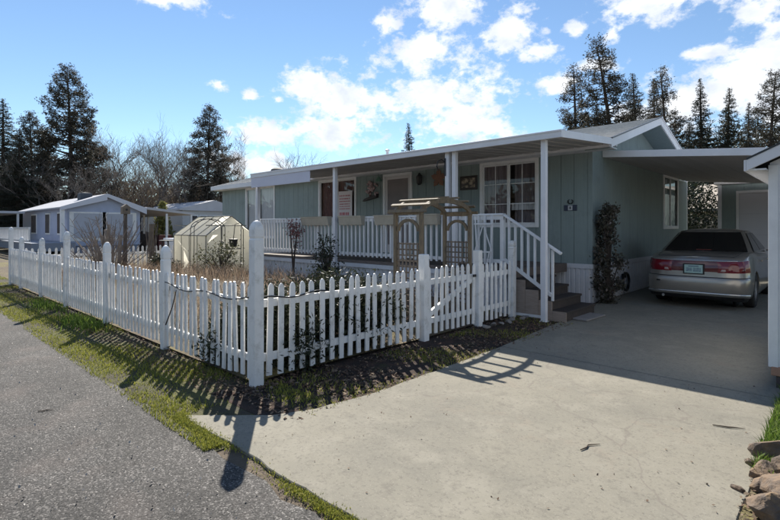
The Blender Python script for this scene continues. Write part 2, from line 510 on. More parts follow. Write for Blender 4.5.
REDL = leafmat('red_leaves', [(.24, .10, .10), (.20, .09, .08), (.32, .16, .15), (.14, .09, .075)], transl=.3)
VINEL = leafmat('dusty_vine_leaves', [(.04, .042, .028), (.065, .064, .045), (.10, .09, .07), (.055, .05, .038), (.22, .18, .16)], transl=.2)
STRAW = leafmat('dry_straw', [(.25, .18, .125), (.34, .26, .19), (.17, .12, .085), (.29, .21, .15), (.42, .34, .26)], transl=.35, rough=.8)
MOSSG = leafmat('mossy_grass', [(.23, .25, .04), (.33, .33, .055), (.16, .19, .035), (.38, .36, .09), (.27, .28, .05)], transl=.35, rough=.8)
TWIGW = mat('fallen_twig', (.10, .075, .055), rough=.9)
GREENG = leafmat('fresh_grass', [(.09, .17, .025), (.14, .22, .035), (.18, .24, .05), (.07, .12, .03)], transl=.35, rough=.7)
LITTER = leafmat('leaf_litter', [(.10, .06, .04), (.16, .10, .065), (.07, .05, .04), (.26, .20, .14), (.13, .07, .05)], transl=.1, rough=.9)
STONE = mat('rust_flagstone', (.175, .118, .075), (.085, .072, .064), rough=.9, scale=9, detail=8, bump=1.0, bscale=38, dirt=(.30, .19, .085), damt=.8, dscale=7, objrand=.3)
RIVER = mat('grey_stone', (.27, .25, .23), (.18, .17, .16), rough=.9, scale=8, bump=.4, bscale=25, objrand=.25)
TERRA = mat('terracotta_block', (.42, .24, .16), (.33, .19, .13), rough=.9, scale=10, bump=.3)
LAV = mat('lavender_siding', (.42, .47, .62), (.37, .42, .56), rough=.6, scale=2)
LAVR = mat('pale_metal_roof', (.52, .52, .55), (.46, .46, .49), rough=.6, scale=1)
CREAM = mat('pale_siding', (.52, .51, .49), (.47, .46, .45), rough=.6, scale=1)
BEIGE = mat('tan_siding', (.42, .36, .29), (.38, .32, .26), rough=.7, scale=1)
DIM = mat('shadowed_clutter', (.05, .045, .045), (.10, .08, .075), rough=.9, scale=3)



# ------------------------------------------------------------------ ground, road, driveway, verges
def sheet(name, x0, x1, y0, y1, z, m, n=1, jit=0, parent=None):
    mb = MB()
    nx = max(1, int(abs(x1 - x0) / .25)) if jit else n
    vs = []
    for i in range(nx + 1):
        x = x0 + (x1 - x0) * i / nx
        vs.append((x, y0 + (random.uniform(-jit, jit) if jit else 0), z)); vs.append((x, y1 + (random.uniform(-jit, jit) if jit else 0), z))
    mb.add(vs, [(2 * i, 2 * i + 2, 2 * i + 3, 2 * i + 1) for i in range(nx)])
    return mb.build(name, m, parent)


SOIL = groundmat('lot_soil', [((.12, .095, .07), 0, 0, 0), ((.17, .15, .06), .5, .45, .65), ((.07, .055, .045), 6, .5, .7), ((.20, .16, .11), 2.5, .55, .75)], bump=.8, bscale=40, bdist=.03)
MOSSGR = groundmat('mossy_verge_soil', [((.10, .10, .035), 0, 0, 0), ((.06, .052, .04), 1.6, .40, .58), ((.17, .165, .05), 5, .56, .75), ((.035, .03, .026), 14, .52, .72)], bump=.9, bscale=60, bdist=.02)
MULCH = groundmat('dark_mulch', [((.042, .032, .027), 0, 0, 0), ((.085, .05, .038), 4, .48, .66), ((.05, .058, .025), 2, .56, .70), ((.13, .10, .08), 30, .64, .75)], bump=1, bscale=70, bdist=.03)

struct(sheet('ground', -260, 200, -60, 300, -.012, SOIL))
struct(sheet('asphalt_road', -150, 60, -9, 1.72, 0.0, ASPH, jit=.035))
struct(sheet('verge', -60, -3.4, 1.60, 2.95, -.004, MOSSGR))

# driveway: slabs on a base, joints left open
drive = struct(MB().box(-3.4, -.52, 1.9, 19.3, -.010, -.002).build('driveway', mat('joint_dirt', (.045, .04, .035), rough=1)))


def slab(pts, z=.014):
    r = random.Random(len(pts)); q = []
    for (a, b), (c, d) in zip(pts, pts[1:] + pts[:1]):
        k = max(1, int(math.hypot(c - a, d - b) / .12)) if len(pts) > 8 else 1
        for i in range(k):
            w = .006 if 0 < i else 0
            q.append((a + (c - a) * i / k + r.gauss(0, w), b + (d - b) * i / k + (r.gauss(0, w) if b < 5.9 or d < 5.9 else 0)))
    mb = MB()
    mb.prism(q, lambda a, b, d: (a, b, d), (-.06, z))
    o = mb.build('concrete_slab', CONC, drive, bevel=.006)
    return o


slab([(-4.22, 1.86), (-3.92, 1.83), (-3.3, 1.86), (-2.6, 1.84), (-1.4, 1.87), (-.40, 1.85), (-.44, 3.2), (-.47, 5.925), (-3.48, 5.925), (-3.44, 4.6), (-3.42, 3.4), (-3.5, 2.75), (-3.66, 2.38)])
slab([(-3.49, 5.96), (-.47, 5.96), (-.45, 9.1), (-3.72, 9.1), (-3.66, 8.2)], .012)
slab([(-3.72, 9.112), (.28, 9.112), (.28, 14.2), (-4.02, 14.2), (-4.02, 11.2)], .013)
slab([(-4.02, 14.212), (.28, 14.212), (.28, 19.4), (-4.02, 19.4)], .012)

struct(sheet('shed_side_soil', -.50, 2.6, 1.9, 9.2, .006, SOIL, jit=.03))
struct(sheet('planting_strip', -4.62, -3.40, 2.3, 8.3, -.001, MULCH))


# raised yard behind the fence
def yard_z(x, y):
    t = min(1, max(0, (y - 2.75) / 2.2)); s = min(1, max(0, (-4.6 - x) / 1.6))
    t = t * t * (3 - 2 * t); s = s * s * (3 - 2 * s)
    e = min(1, max(0, (x + 19) / 5))
    t *= 1 - .6 * min(1, max(0, (y - 5.8) / 2))
    return .03 + .40 * t * s * e + .03 * math.sin(x * 2.1) * math.cos(y * 1.7) * t


mb = MB(); nx, ny = 60, 26
vs = [(-18.4 + 13.85 * i / nx, 2.72 + 7.9 * j / ny, yard_z(-18.4 + 13.85 * i / nx, 2.72 + 7.9 * j / ny)) for i in range(nx + 1) for j in range(ny + 1)]
mb.add(vs, [(i * (ny + 1) + j, (i + 1) * (ny + 1) + j, (i + 1) * (ny + 1) + j + 1, i * (ny + 1) + j + 1) for i in range(nx) for j in range(ny)])
struct(mb.build('yard', SOIL, smooth=True))


def blades(name, P, h, w, lean, m, seed=0, seg=2):
    """P (n,3) roots; curved two-segment blades"""
    r = np.random.default_rng(seed); n = len(P)
    a = r.uniform(0, 2 * np.pi, n); hh = r.uniform(h[0], h[1], n); ww = r.uniform(w[0], w[1], n); ln = r.uniform(lean[0], lean[1], n) * hh
    b = a + r.normal(0, .5, n) + np.pi / 2
    dx, dy = np.cos(a), np.sin(a); sx, sy = np.cos(b) * ww / 2, np.sin(b) * ww / 2
    z0 = np.zeros(n)
    p0 = P - np.stack([sx, sy, z0], 1); p1 = P + np.stack([sx, sy, z0], 1)
    mid = P + np.stack([dx * ln * .35, dy * ln * .35, hh * .6], 1)
    m0 = mid - np.stack([sx * .8, sy * .8, z0], 1); m1 = mid + np.stack([sx * .8, sy * .8, z0], 1)
    tip = P + np.stack([dx * ln, dy * ln, hh * np.sqrt(np.clip(1 - (ln / hh * .5) ** 2, .2, 1))], 1)
    V = np.stack([p0, p1, m1, m0, tip], 1).reshape(-1, 3)
    o = np.arange(n)[:, None] * 5
    F = np.concatenate([o + [0, 1, 2], o + [0, 2, 3], o + [3, 2, 4]], 0)
    return obj(name, np_mesh(name, V, F, m))


def vnoise(x, y, s, seed=0):
    """cheap smooth noise 0..1"""
    x = np.asarray(x) * s; y = np.asarray(y) * s
    return .5 + .25 * (np.sin(x * 1.7 + seed) * np.cos(y * 1.3 + seed * 2) + np.sin(x * .7 - y * 1.9 + seed * 3)) / 1.0


# verge grass beside the road: mossy and short, thinner near the fence
n = 60000
x = -3.45 - 18 * rng.random(n) ** 1.7; y = rng.uniform(1.66, 2.95, n)
keep = (vnoise(x, y, 2.3, 1) + rng.normal(0, .16, n) > .34 + .30 * np.clip((y - 2.0) / .5, 0, 1)) & ~((x > -4.25) & (y < 2.6) & (y > 1.80 + (x < -4.1) * .1))
P = np.stack([x, y, np.zeros(n) - .004], 1)[keep]
stuff(blades('verge_grass', P, (.012, .045), (.004, .010), (.2, 1.0), MOSSG, 1), 'short yellow green mossy grass along the road edge', 'grass')
# thin moss line between the driveway and the road, and grass by the shed
n = 16000
x = rng.uniform(-4.3, 1.0, n); y = 1.815 + rng.normal(0, .030, n)
P = np.stack([x, y, np.zeros(n)], 1)[vnoise(x, y, 3, 5) + rng.normal(0, .1, n) > .42]
stuff(blades('moss_strip', P, (.010, .03), (.004, .010), (.2, 1.0), MOSSG, 2), 'narrow line of moss between driveway and road', 'moss')
n = 16000
x = -.47 + np.abs(rng.normal(0, .5, n)); y = rng.uniform(4.0, 7.3, n)
P = np.stack([x, y, np.zeros(n) + .004], 1)
stuff(blades('lawn_grass', P, (.03, .10), (.005, .010), (.2, .9), GREENG, 3), 'bright green grass at the right edge of the driveway', 'grass')
n = 9000
x = rng.uniform(-4.45, -3.40, n); y = rng.uniform(2.6, 8.2, n)
keep = (vnoise(x, y, 2.1, 9) + rng.normal(0, .12, n) > .66) | ((x > -3.54) & (rng.random(n) < .40) & (y < 5.8))
P = np.stack([x, y, np.zeros(n)], 1)[keep]
stuff(blades('weed_grass', P, (.015, .05), (.004, .009), (.3, 1.2), MOSSG, 4), 'sparse weeds between picket fence and driveway', 'weeds')
x = np.concatenate([-9.6 + rng.normal(0, .45, 700), -12.2 + rng.normal(0, .5, 500)]); y = 2.42 + rng.normal(0, .12, 1200)
stuff(blades('weed_patch', np.stack([x, y, np.zeros(1200)], 1), (.05, .16), (.008, .016), (.2, .8), GREENG, 5), 'fresh green weeds growing at the foot of the long fence', 'weeds')
# tall dry grass in the yard
n = 11000
x = rng.uniform(-17.5, -4.9, n); y = rng.uniform(3.0, 7.9, n)
keep = vnoise(x, y, 1.1, 3) + rng.normal(0, .15, n) > .36
x, y = x[keep], y[keep]
P = np.stack([x, y, np.array([yard_z(a, b) for a, b in zip(x, y)])], 1)
stuff(blades('dry_grass', P, (.16, .50), (.006, .013), (.4, 1.2), STRAW, 6), 'tall tan dry grass filling the yard behind the fence', 'dry grass')


def flakes(name, P, size, m, seed=0, tilt=.5, label=None, cat=None):
    r = np.random.default_rng(seed); n = len(P)
    a = r.uniform(0, 2 * np.pi, n); s = r.uniform(size[0], size[1], n)
    ux = np.stack([np.cos(a), np.sin(a), r.normal(0, tilt, n)], 1); vx = np.stack([-np.sin(a), np.cos(a), r.normal(0, tilt, n)], 1)
    ux *= s[:, None]; vx *= (s * r.uniform(.4, .8, n))[:, None]
    P = P + np.array([0, 0, .006]) + np.stack([0 * s, 0 * s, s * tilt], 1)
    V = np.stack([P - ux, P + vx * .9, P + ux, P - vx], 1).reshape(-1, 3)
    F = (np.arange(n)[:, None] * 4 + [0, 1, 2, 3])
    return stuff(obj(name, np_mesh(name, V, F, m)), label, cat)


n = 5200
x = rng.uniform(-4.6, -3.4, n); y = rng.uniform(2.4, 8.2, n)
flakes('leaf_litter', np.stack([x, y, np.zeros(n)], 1)[vnoise(x, y, 2.4, 4) > .33], (.008, .028), LITTER, 1, .3, 'brown dead leaves scattered between fence and driveway', 'leaf litter')
n = 5000
x = -4.4 - 13 * rng.random(n) ** 1.4; y = rng.uniform(2.25, 2.95, n)
flakes('fallen_leaves', np.stack([x, y, np.zeros(n)], 1), (.007, .022), LITTER, 2, .4, 'dark fallen leaves at the foot of the long fence', 'fallen leaves')
# loose chips and bits on the road and the driveway
n = 2600
c = rng.uniform(-5.5, 1.0, n); d = 2.2 + 7 * rng.random(n) ** 1.6
x, y = .728 * c - .686 * d, .686 * c + .728 * d
k = (y < 1.62) & (y > -6)
flakes('loose_gravel', np.stack([x, y, np.zeros(n)], 1)[k], (.003, .010), leafmat('loose_chips', [(.10, .09, .085), (.30, .28, .26), (.45, .42, .38), (.05, .05, .05)], transl=0), 3, .7, 'loose stone chips scattered over the road', 'gravel')
n = 420
x = rng.uniform(-3.4, -.5, n); y = rng.uniform(1.9, 6.4, n)
k = (np.abs(x + 1.95) > rng.uniform(0, 1.6, n))
flakes('driveway_debris', np.stack([x, y, np.zeros(n) + .010], 1)[k], (.003, .011), LITTER, 4, .4, 'small leaf and grit specks on the concrete', 'debris')
n = 900
x = -.44 + np.abs(rng.normal(0, .25, n)) - .04 * rng.random(n) ** 3; y = rng.uniform(3.1, 4.6, n)
flakes('rock_litter', np.stack([x, y, np.zeros(n) + .012], 1), (.005, .02), LITTER, 7, .4, 'dead leaves and grit packed around the border rocks', 'leaf litter')
n = 260
x = -7.9 + rng.normal(0, .40, n); y = .55 + rng.normal(0, .13, n)
flakes('straw_scatter', np.stack([x, y, np.zeros(n)], 1), (.010, .035), STRAW, 5, .2, 'patch of tan dead leaves lying on the road', 'dead leaves')


for lab, p, a, L_ in (('dark twig lying on the driveway near the grass edge', (-.82, 4.75), .35, .26), ('thin bent twig lying in the middle of the near driveway', (-1.45, 3.55), 1.1, .22), ('pale stick lying on the road', (-5.3, 1.0), .8, .14)):
    q = [(p[0] + math.cos(a) * L_ * t + .03 * math.sin(t * 5 + a), p[1] + math.sin(a) * L_ * t, .022 if p[0] > -4 else .008) for t in (0, .35, .6, 1)]
    tag(MB().tube(q, [.004, .006, .005, .002], 6).build('fallen_twig', TWIGW), lab, 'twig')

# ------------------------------------------------------------------ the home
FY = 10.8      # front wall plane
EX = -4.08     # end wall plane
LX = -20.6
ZF = .84       # floor / skirting top
home = thing('mobile_home', 'long sage green mobile home with white trim and low gable roof', 'house', (-12, 14, 0))


def clip(x0, x1, z0, z1, ops):
    xs = sorted({x0, x1} | {v for o in ops for v in (o[0], o[1]) if x0 < v < x1})
    out = []
    for a, b in zip(xs, xs[1:]):
        segs = [(z0, z1)]
        for o in ops:
            if o[0] < b - 1e-6 and o[1] > a + 1e-6:
                new = []
                for s0, s1 in segs:
                    if o[2] > s0: new.append((s0, min(s1, o[2])))
                    if o[3] < s1: new.append((max(s0, o[3]), s1))
                segs = [q for q in new if q[1] - q[0] > .005]
        out += [(a, b, s0, s1) for s0, s1 in segs]
    return out


# front wall
W_BIG = (-6.86, -5.40, 1.75, 3.25)
W_RED = (-13.55, -11.75, 1.95, 3.27)
W_FL1 = (-18.5, -17.8, 1.05, 3.28)
W_FL2 = (-17.5, -16.45, 1.30, 3.28)
DOOR = (-10.36, -9.34, .90, 3.22)
ops = [W_BIG, W_RED, W_FL1, W_FL2, DOOR]
ZT = 3.46
wall = MB()
for a, b, s0, s1 in clip(LX, EX, ZF, ZT, ops): wall.box(a, b, FY, FY + .03, s0, s1)
wall = wall.build('front_wall', TEALD, home)
bw = .305
x = EX - .09
while x > LX:
    x2 = max(LX, x - bw)
    for a, b, s0, s1 in clip(x2 + .010, x, ZF, ZT, ops):
        MB().box(a, b, FY - .016, FY - .002, s0, s1).build('siding_board', TEAL, wall)
    x = x2
MB().box(EX - .085, EX + .018, FY - .024, FY + .07, ZF, ZT).build('corner_trim', TEAL, home)


def zgable(y):
    if y < 17.6: return 4.36 - .277 * abs(y - 14.0)
    return 3.30


W_END = (16.5, 18.05, 1.72, 3.20)
ew = MB()
for a, b, s0, s1 in clip(FY + .03, 19.4, ZF, 3.25, [W_END]): ew.box(EX - .03, EX, a, b, s0, s1)
ew.prism([(FY, 3.25), (17.6, 3.25), (17.6, zgable(17.59)), (14.0, zgable(14.0)), (FY, zgable(FY))], lambda a, b, d: (d, a, b), (EX - .03, EX))
ewall = ew.build('end_wall', TEALD, home)
y = FY + .075
while y < 19.35:
    y2 = min(19.38, y + .61)
    parts = clip(y, y2 - .008, ZF, 3.25, [W_END])
    for a, b, s0, s1 in parts:
        if s1 > 3.24 and b < 17.58:
            pk = [(14.0, zgable(14.0))] if a < 14 < b else []
            poly = [(a, s0), (b, s0), (b, zgable(b))] + pk + [(a, zgable(a))]
        else:
            poly = [(a, s0), (b, s0), (b, s1), (a, s1)]
        MB().prism(poly, lambda p, q, d: (d, p, q), (EX + .002, EX + .014)).build('siding_board', TEAL, ewall)
    y = y2
MB().box(EX - .1, EX + .02, 19.38, 19.46, 0.05, 3.3).build('corner_trim', ALU, home)
# far end and back, plain
MB().box(LX, LX + .03, FY + .031, 17.4, ZF, 3.4).build('far_end_wall', TEAL, home)
MB().box(LX + .031, EX - .031, 17.37, 17.4, ZF, 3.4).build('back_wall', TEAL, home)
MB().box(-9, EX - .031, 17.41, 19.38, .3, 3.28).build('rear_addition', TEAL, home)
# skirting, ribbed
sk = MB()
def ribs(sk, p0, p1, z0, z1, nrm, pitch=.11):
    p0 = Vector(p0); p1 = Vector(p1); L_ = (p1 - p0).length; u = (p1 - p0) / L_; nrm = Vector(nrm)
    k = int(L_ / pitch); pts = []
    for i in range(k):
        t = i * pitch
        for dt, o in ((0, 0), (.075, 0), (.083, -.018), (.102, -.018)):
            pts.append(p0 + u * (t + dt) + nrm * o)
    pts.append(p1)
    vs = []
    for p in pts: vs += [(p.x, p.y, z0), (p.x, p.y, z1)]
    sk.add(vs, [(2 * i, 2 * i + 2, 2 * i + 3, 2 * i + 1) for i in range(len(pts) - 1)])
ribs(sk, (LX, FY - .02, 0), (EX + .02, FY - .02, 0), .0, ZF - .09, (0, -1, 0))
ribs(sk, (EX + .02, FY - .02, 0), (EX + .02, 19.4, 0), .0, ZF - .09, (1, 0, 0))
sk.build('skirting', SKIRT, home)
tr = MB().box(LX, EX + .04, FY - .045, FY + .01, ZF - .09, ZF + .012); tr.box(EX + .001, EX + .04, FY + .011, 19.38, ZF - .09, ZF + .012)
tr.build('skirting_trim', SKIRT, home)

# rooms seen dimly through the glass
rm = MB().box(LX + .2, EX - .2, 12.2, 12.25, ZF, 3.4); rm.box(LX + .2, EX - .2, FY + .05, 12.2, ZF - .03, ZF); rm.box(LX + .2, EX - .2, FY + .05, 12.2, 3.42, 3.45)
rm.box(EX - 1.6, EX - 1.55, 12.3, 19, ZF, 3.28); rm.box(EX - 1.5, EX - .04, 18.4, 18.45, ZF, 3.2); rm.box(EX - 1.5, EX - .04, 16.0, 16.05, ZF, 3.2)
rm.build('room', DARKINT, home)


def window_front(o, nlites, label=None, blind=None, fr=.085, split=True, grid=(2, 3), sides=(0, 1)):
    x0, x1, z0, z1 = o
    w = MB()
    y0, y1 = FY - .045, FY + .03
    w.box(x0 - fr, x0, y0, y1, z0 - fr, z1 + fr); w.box(x1, x1 + fr, y0, y1, z0 - fr, z1 + fr)
    w.box(x0, x1, y0, y1, z1, z1 + fr); w.box(x0, x1, y0, y1, z0 - fr, z0)
    win = w.build('window', WHITE, home, bevel=.006)
    if label: win['label'] = label
    sx = .035
    panes = [(x0, (x0 + x1) / 2), ((x0 + x1) / 2, x1)] if split else [(x0, x1)]
    for k, (a, b) in enumerate(panes):
        yy = FY - .012 + .022 * k
        f = MB(); f.box(a, a + sx, yy, yy + .025, z0, z1); f.box(b - sx, b, yy, yy + .025, z0, z1)
        f.box(a + sx, b - sx, yy, yy + .025, z1 - sx, z1); f.box(a + sx, b - sx, yy, yy + .025, z0, z0 + sx)
        f.build('sash', WHITE, win, bevel=.003)
        MB().add([(a + sx, yy + .012, z0 + sx), (b - sx, yy + .012, z0 + sx), (b - sx, yy + .012, z1 - sx), (a + sx, yy + .012, z1 - sx)], [(0, 1, 2, 3)]).build('pane', GLASS, win)
        if k in sides:
            for i in range(1, grid[0]):
                xx = a + (b - a) * i / grid[0]; MB().box(xx - .009, xx + .009, yy + .004, yy + .0098, z0 + sx, z1 - sx).build('muntin', WHITE, win)
            for j in range(1, grid[1]):
                zz = z0 + (z1 - z0) * j / grid[1]; MB().box(a + sx, b - sx, yy + .002, yy + .0095, zz - .009, zz + .009).build('muntin', WHITE, win)
    if blind:
        pleat(x0, x1, z0, z1, blind[0], blind[1], win)
    return win


def pleat(x0, x1, z0, z1, m, frac, parent, y=None):
    y = FY + .09 if y is None else y
    xa = x0; xb = x0 + (x1 - x0) * frac
    k = max(4, int((xb - xa) / .05)); vs = []
    for i in range(k + 1):
        xx = xa + (xb - xa) * i / k; yy = y + (.015 if i % 2 else -.015)
        vs += [(xx, yy, z0), (xx, yy, z1)]
    MB().add(vs, [(2 * i, 2 * i + 2, 2 * i + 3, 2 * i + 1) for i in range(k)]).build('curtain_and_reflection', m, parent)


w1 = window_front(W_BIG, 6, 'wide white framed sliding window with small panes', (MAUVE, .5), sides=(0, 1))
pleat(W_BIG[0] + .75, W_BIG[1], W_BIG[2], W_BIG[3], MAUVE, 1, w1, FY + .30)
pleat(W_BIG[0] + .74, W_BIG[1], 2.10, 2.28, CURTAIN_REFLECTION, 1, w1, FY + .16)  # pale strip painting a whitish reflection into the right pane
w2 = window_front(W_RED, 2, 'white framed window with dark red blinds behind a paper sign', (REDBLIND, 1), sides=())
w3 = window_front(W_FL1, 1, 'tall narrow white framed window', (CURTAIN_REFLECTION, 1), fr=.07, split=False, sides=())
w4 = window_front(W_FL2, 1, 'white framed window with pale curtains', (CURTAIN_REFLECTION, 1), fr=.07, split=False, sides=())
# end window
y0, y1, z0, z1 = W_END; fr = .10
w = MB(); xa, xb = EX - .03, EX + .045
w.box(xa, xb, y0 - fr, y0, z0 - fr, z1 + fr); w.box(xa, xb, y1, y1 + fr, z0 - fr, z1 + fr); w.box(xa, xb, y0, y1, z1, z1 + fr); w.box(xa, xb, y0, y1, z0 - fr, z0)
we = w.build('window', WHITE, home, bevel=.006)
ym = (y0 + y1) / 2
for ya_, yb_ in ((y0, ym - .02), (ym + .02, y1)): MB().add([(EX, ya_, z0), (EX, yb_, z0), (EX, yb_, z1), (EX, ya_, z1)], [(0, 1, 2, 3)]).build('pane', GLASS, we)
MB().box(EX - .02, EX + .02, ym - .0195, ym + .0195, z0, z1).build('sash', WHITE, we)
cu = MB(); k = 16
cu.add([p for i in range(k + 1) for p in ((EX - .12 + (.02 if i % 2 else -.02), ym + (y1 - ym) * i / k, z0), (EX - .12 + (.02 if i % 2 else -.02), ym + (y1 - ym) * i / k, z1))], [(2 * i, 2 * i + 2, 2 * i + 3, 2 * i + 1) for i in range(k)])
cu.build('curtain_and_reflection', CURTAIN_REFLECTION, we)  # pale pleats standing in for the bright reflections in the end window

# door
x0, x1, z0, z1 = DOOR
d = MB(); fr = .08
d.box(x0 - fr, x0, FY - .05, FY + .03, z0, z1 + fr); d.box(x1, x1 + fr, FY - .05, FY + .03, z0, z1 + fr); d.box(x0, x1, FY - .05, FY + .03, z1, z1 + fr)
dr = d.build('door', WHITE, home, bevel=.006)
dr['label'] = 'taupe screen door in a white frame'
sd = MB(); s = .09
sd.box(x0, x0 + s, FY - .02, FY + .02, z0, z1); sd.box(x1 - s, x1, FY - .02, FY + .02, z0, z1); sd.box(x0 + s, x1 - s, FY - .02, FY + .02, z1 - s, z1)
sd.box(x0 + s, x1 - s, FY - .02, FY + .02, z0, z0 + .25); sd.box(x0 + s, x1 - s, FY - .02, FY + .02, 1.75, 1.86)
sd.build('door_frame', mat('off_white_door', (.62, .60, .60), rough=.5), dr, bevel=.004)
MB().box(x0 + s, x1 - s, FY + .0, FY + .012, 1.86, z1 - s).build('upper_panel', DOORM, dr)
MB().box(x0 + s, x1 - s, FY + .0, FY + .012, z0 + .25, 1.75).build('lower_panel', DOORM, dr)
hd = MB().tube([(x0 + .72, FY - .02, 2.0), (x0 + .72, FY - .06, 2.0)], [.02, .026], 10); hd.bar((x0 + .72, FY - .055, 2.0), (x0 + .62, FY - .055, 2.0), .02, .02)
hd.build('door_handle', BLACK, dr)

# main roof: stepped shingle courses, rakes, eaves
RX0, RX1 = LX - .2, -3.50
EY0, EY1, PK, EZ, PZ = 10.36, 17.64, 14.0, 3.50, 4.53
roof = MB()
for side in (0, 1):
    k = 26
    for i in range(k):
        t0, t1 = i / k, (i + 1) / k
        def pt(t, lift):
            yy = EY0 + (PK - EY0) * t if side == 0 else EY1 + (PK - EY1) * t
            return yy, EZ + (PZ - EZ) * t + lift
        ya, za = pt(t0, .012); yb, zb = pt(t1, 0.0)
        yc, zc = pt(t0, 0.0)
        roof.add([(RX0, ya, za), (RX1, ya, za), (RX1, yb, zb), (RX0, yb, zb), (RX0, yc, zc), (RX1, yc, zc)], [(0, 1, 2, 3), (4, 5, 1, 0)])
roof = roof.build('roof', SHINGLE, home)
dk = MB()
sl = (PZ - EZ) / (PK - EY0)
def ry(y): return EZ + (PZ - EZ) * (1 - abs(y - PK) / (PK - EY0))
for a, b in ((EY0, PK), (PK, EY1)):
    dk.prism([(a, ry(a) - .004), (b, ry(b) - .004), (b, ry(b) - .04), (a, ry(a) - .04)], lambda p, q, d: (d, p, q), (RX0 + .002, RX1 - .05))
dk.build('roof_deck', DARKINT, roof)
for a, b in ((EY0, PK), (PK, EY1)):
    rk = MB().prism([(a, ry(a) - .012), (b, ry(b) - .012), (b, ry(b) - .19), (a, ry(a) - .19)], lambda p, q, d: (d, p, q), (RX1 - .045, RX1 - .012))
    rk.build('rake_board', ALU, roof, bevel=.004)
    MB().prism([(a, ry(a) + .016), (b, ry(b) + .016), (b, ry(b) - .011), (a, ry(a) - .011)], lambda p, q, d: (d, p, q), (RX1 - .05, RX1 + .006)).build('drip_edge', DARKEDGE if a < PK else ALU, roof)
    MB().prism([(a, ry(a) - .19), (b, ry(b) - .19), (b, ry(b) - .205), (a, ry(a) - .205)], lambda p, q, d: (d, p, q), (EX + .016, RX1 - .046)).build('soffit', TEAL, roof)
MB().box(RX0, RX1 - .046, EY0 - .03, EY0 - .002, EZ - .17, EZ - .006).build('eave_fascia', ALU, roof)
MB().box(RX0, RX1 - .05, EY0, FY, EZ - .18, EZ - .165).build('soffit', ALU, roof)
MB().prism([(EY0, EZ - .02), (PK, PZ - .02), (EY1, EZ - .02), (EY1, EZ - .2), (EY0, EZ - .2)], lambda p, q, d: (d, p, q), (RX0 + .001, RX0 + .19)).build('gable_end', TEAL, roof)
# roof vents
vent = MB().lathe([(.30, -.15), (.30, .12), (.26, .20), (.16, .26), (.02, .28)], 14, (-18.2, 12.1, 4.02)).build('roof_vent', mat('dark_vent', (.10, .09, .08), rough=.7), roof)
MB().lathe([(.05, 0), (.05, .30), (.08, .31), (.08, .36), (.02, .38)], 10, (-12.0, 12.6, 4.1)).build('vent_pipe', ALU, roof)

# house number plaque beside the porch
pl = MB()
num = thing('house_plaque', 'small dark blue address plaque with pale centre tile on the front wall', 'plaque', (-4.55, FY - .02, 2.0))
MB().box(-4.70, -4.40, FY - .034, FY - .018, 2.04, 2.17).build('plate', mat('navy_plate', (.02, .028, .06), rough=.4), num, bevel=.004)
MB().box(-4.60, -4.50, FY - .040, FY - .0345, 2.05, 2.16).build('tile', mat('pale_tile', (.45, .46, .48), rough=.4), num)
MB().box(-4.565, -4.535, FY - .0425, FY - .0405, 2.075, 2.135).build('mark', BLACK, num)
sc = MB()
for s in (-1, 1):
    pts = [(-4.55 + s * (.01 + .055 * math.sin(t)), FY - .03, 2.245 + .045 * math.cos(t)) for t in np.linspace(.2, 5.2, 12)]
    sc.tube(pts, .008, 6)
sc.build('scroll', BLACK, num)

# ------------------------------------------------------------------ porch: awning, deck, railing, steps
PX0, PX1, PY0 = -13.38, -3.50, 7.97
awn = thing('porch_awning', 'long white aluminium porch roof on slim posts along the home', 'awning', (-8.4, 8, 0))
def pz(y): return 3.20 + (y - PY0) * (3.40 - 3.20) / (10.75 - PY0)
pw = .305
pm = MB()
prof = [(0, 0), (.215, 0), (.225, .05), (.295, .05), (.305, 0)]
vs = []
for (a, b) in prof: vs += [(a, PY0 + .03, pz(PY0) + b), (a, 10.72, pz(10.72) + b)]
for (a, b) in prof: vs += [(a, PY0 + .03, pz(PY0) + b + .004), (a, 10.72, pz(10.72) + b + .004)]
k = len(prof)
pm.add(vs, [(2 * i, 2 * i + 2, 2 * i + 3, 2 * i + 1) for i in range(k - 1)] + [(2 * k + 2 * i + 1, 2 * k + 2 * i + 3, 2 * k + 2 * i + 2, 2 * k + 2 * i) for i in range(k - 1)])
pan_me = pm.mesh('roof_pan', PAN)
x = PX0 + .03
while x + pw < PX1:
    obj('roof_pan', pan_me, awn, loc=(x, 0, 0)); x += pw
f = MB().box(PX0, PX1, PY0 - .045, PY0 + .0, 3.185, 3.315); f.box(PX0, PX1, PY0 - .058, PY0 - .0455, 3.285, 3.318); f.box(PX0, PX1, PY0 - .052, PY0 - .0455, 3.185, 3.205)
f.build('front_fascia', ALU, awn, bevel=.004)
for xe in (PX1 - .03, PX0):
    MB().prism([(PY0 + .001, 3.187), (PY0 + .001, 3.315), (EY0 - .035, pz(EY0) + .125), (EY0 - .035, pz(EY0) - .012)], lambda p, q, d: (d, p, q), (xe, xe + .03)).build('end_fascia', ALU, awn, bevel=.003)
MB().box(PX0 + .04, PX1 - .04, FY - .075, FY - .026, 3.375, 3.445).build('ledger', ALU, awn, bevel=.004)
MB().prism([(PY0 + .001, 3.268), (10.72, pz(10.72) + .062), (10.72, pz(10.72) + .085), (PY0 + .001, 3.30)], lambda p, q, d: (d, p, q), (PX0 + .031, PX1 - .031)).build('roof_skin', ALU, awn)  # unseen sheet added above the pans to block sunlight leaking through gaps
MB().box(-13.36, -10.42, PY0 - .030, PY0 - .012, 2.89, 3.184).build('valance', mat('lavender_white_panel', (.60, .61, .72), (.55, .56, .67), rough=.5, scale=2), awn)
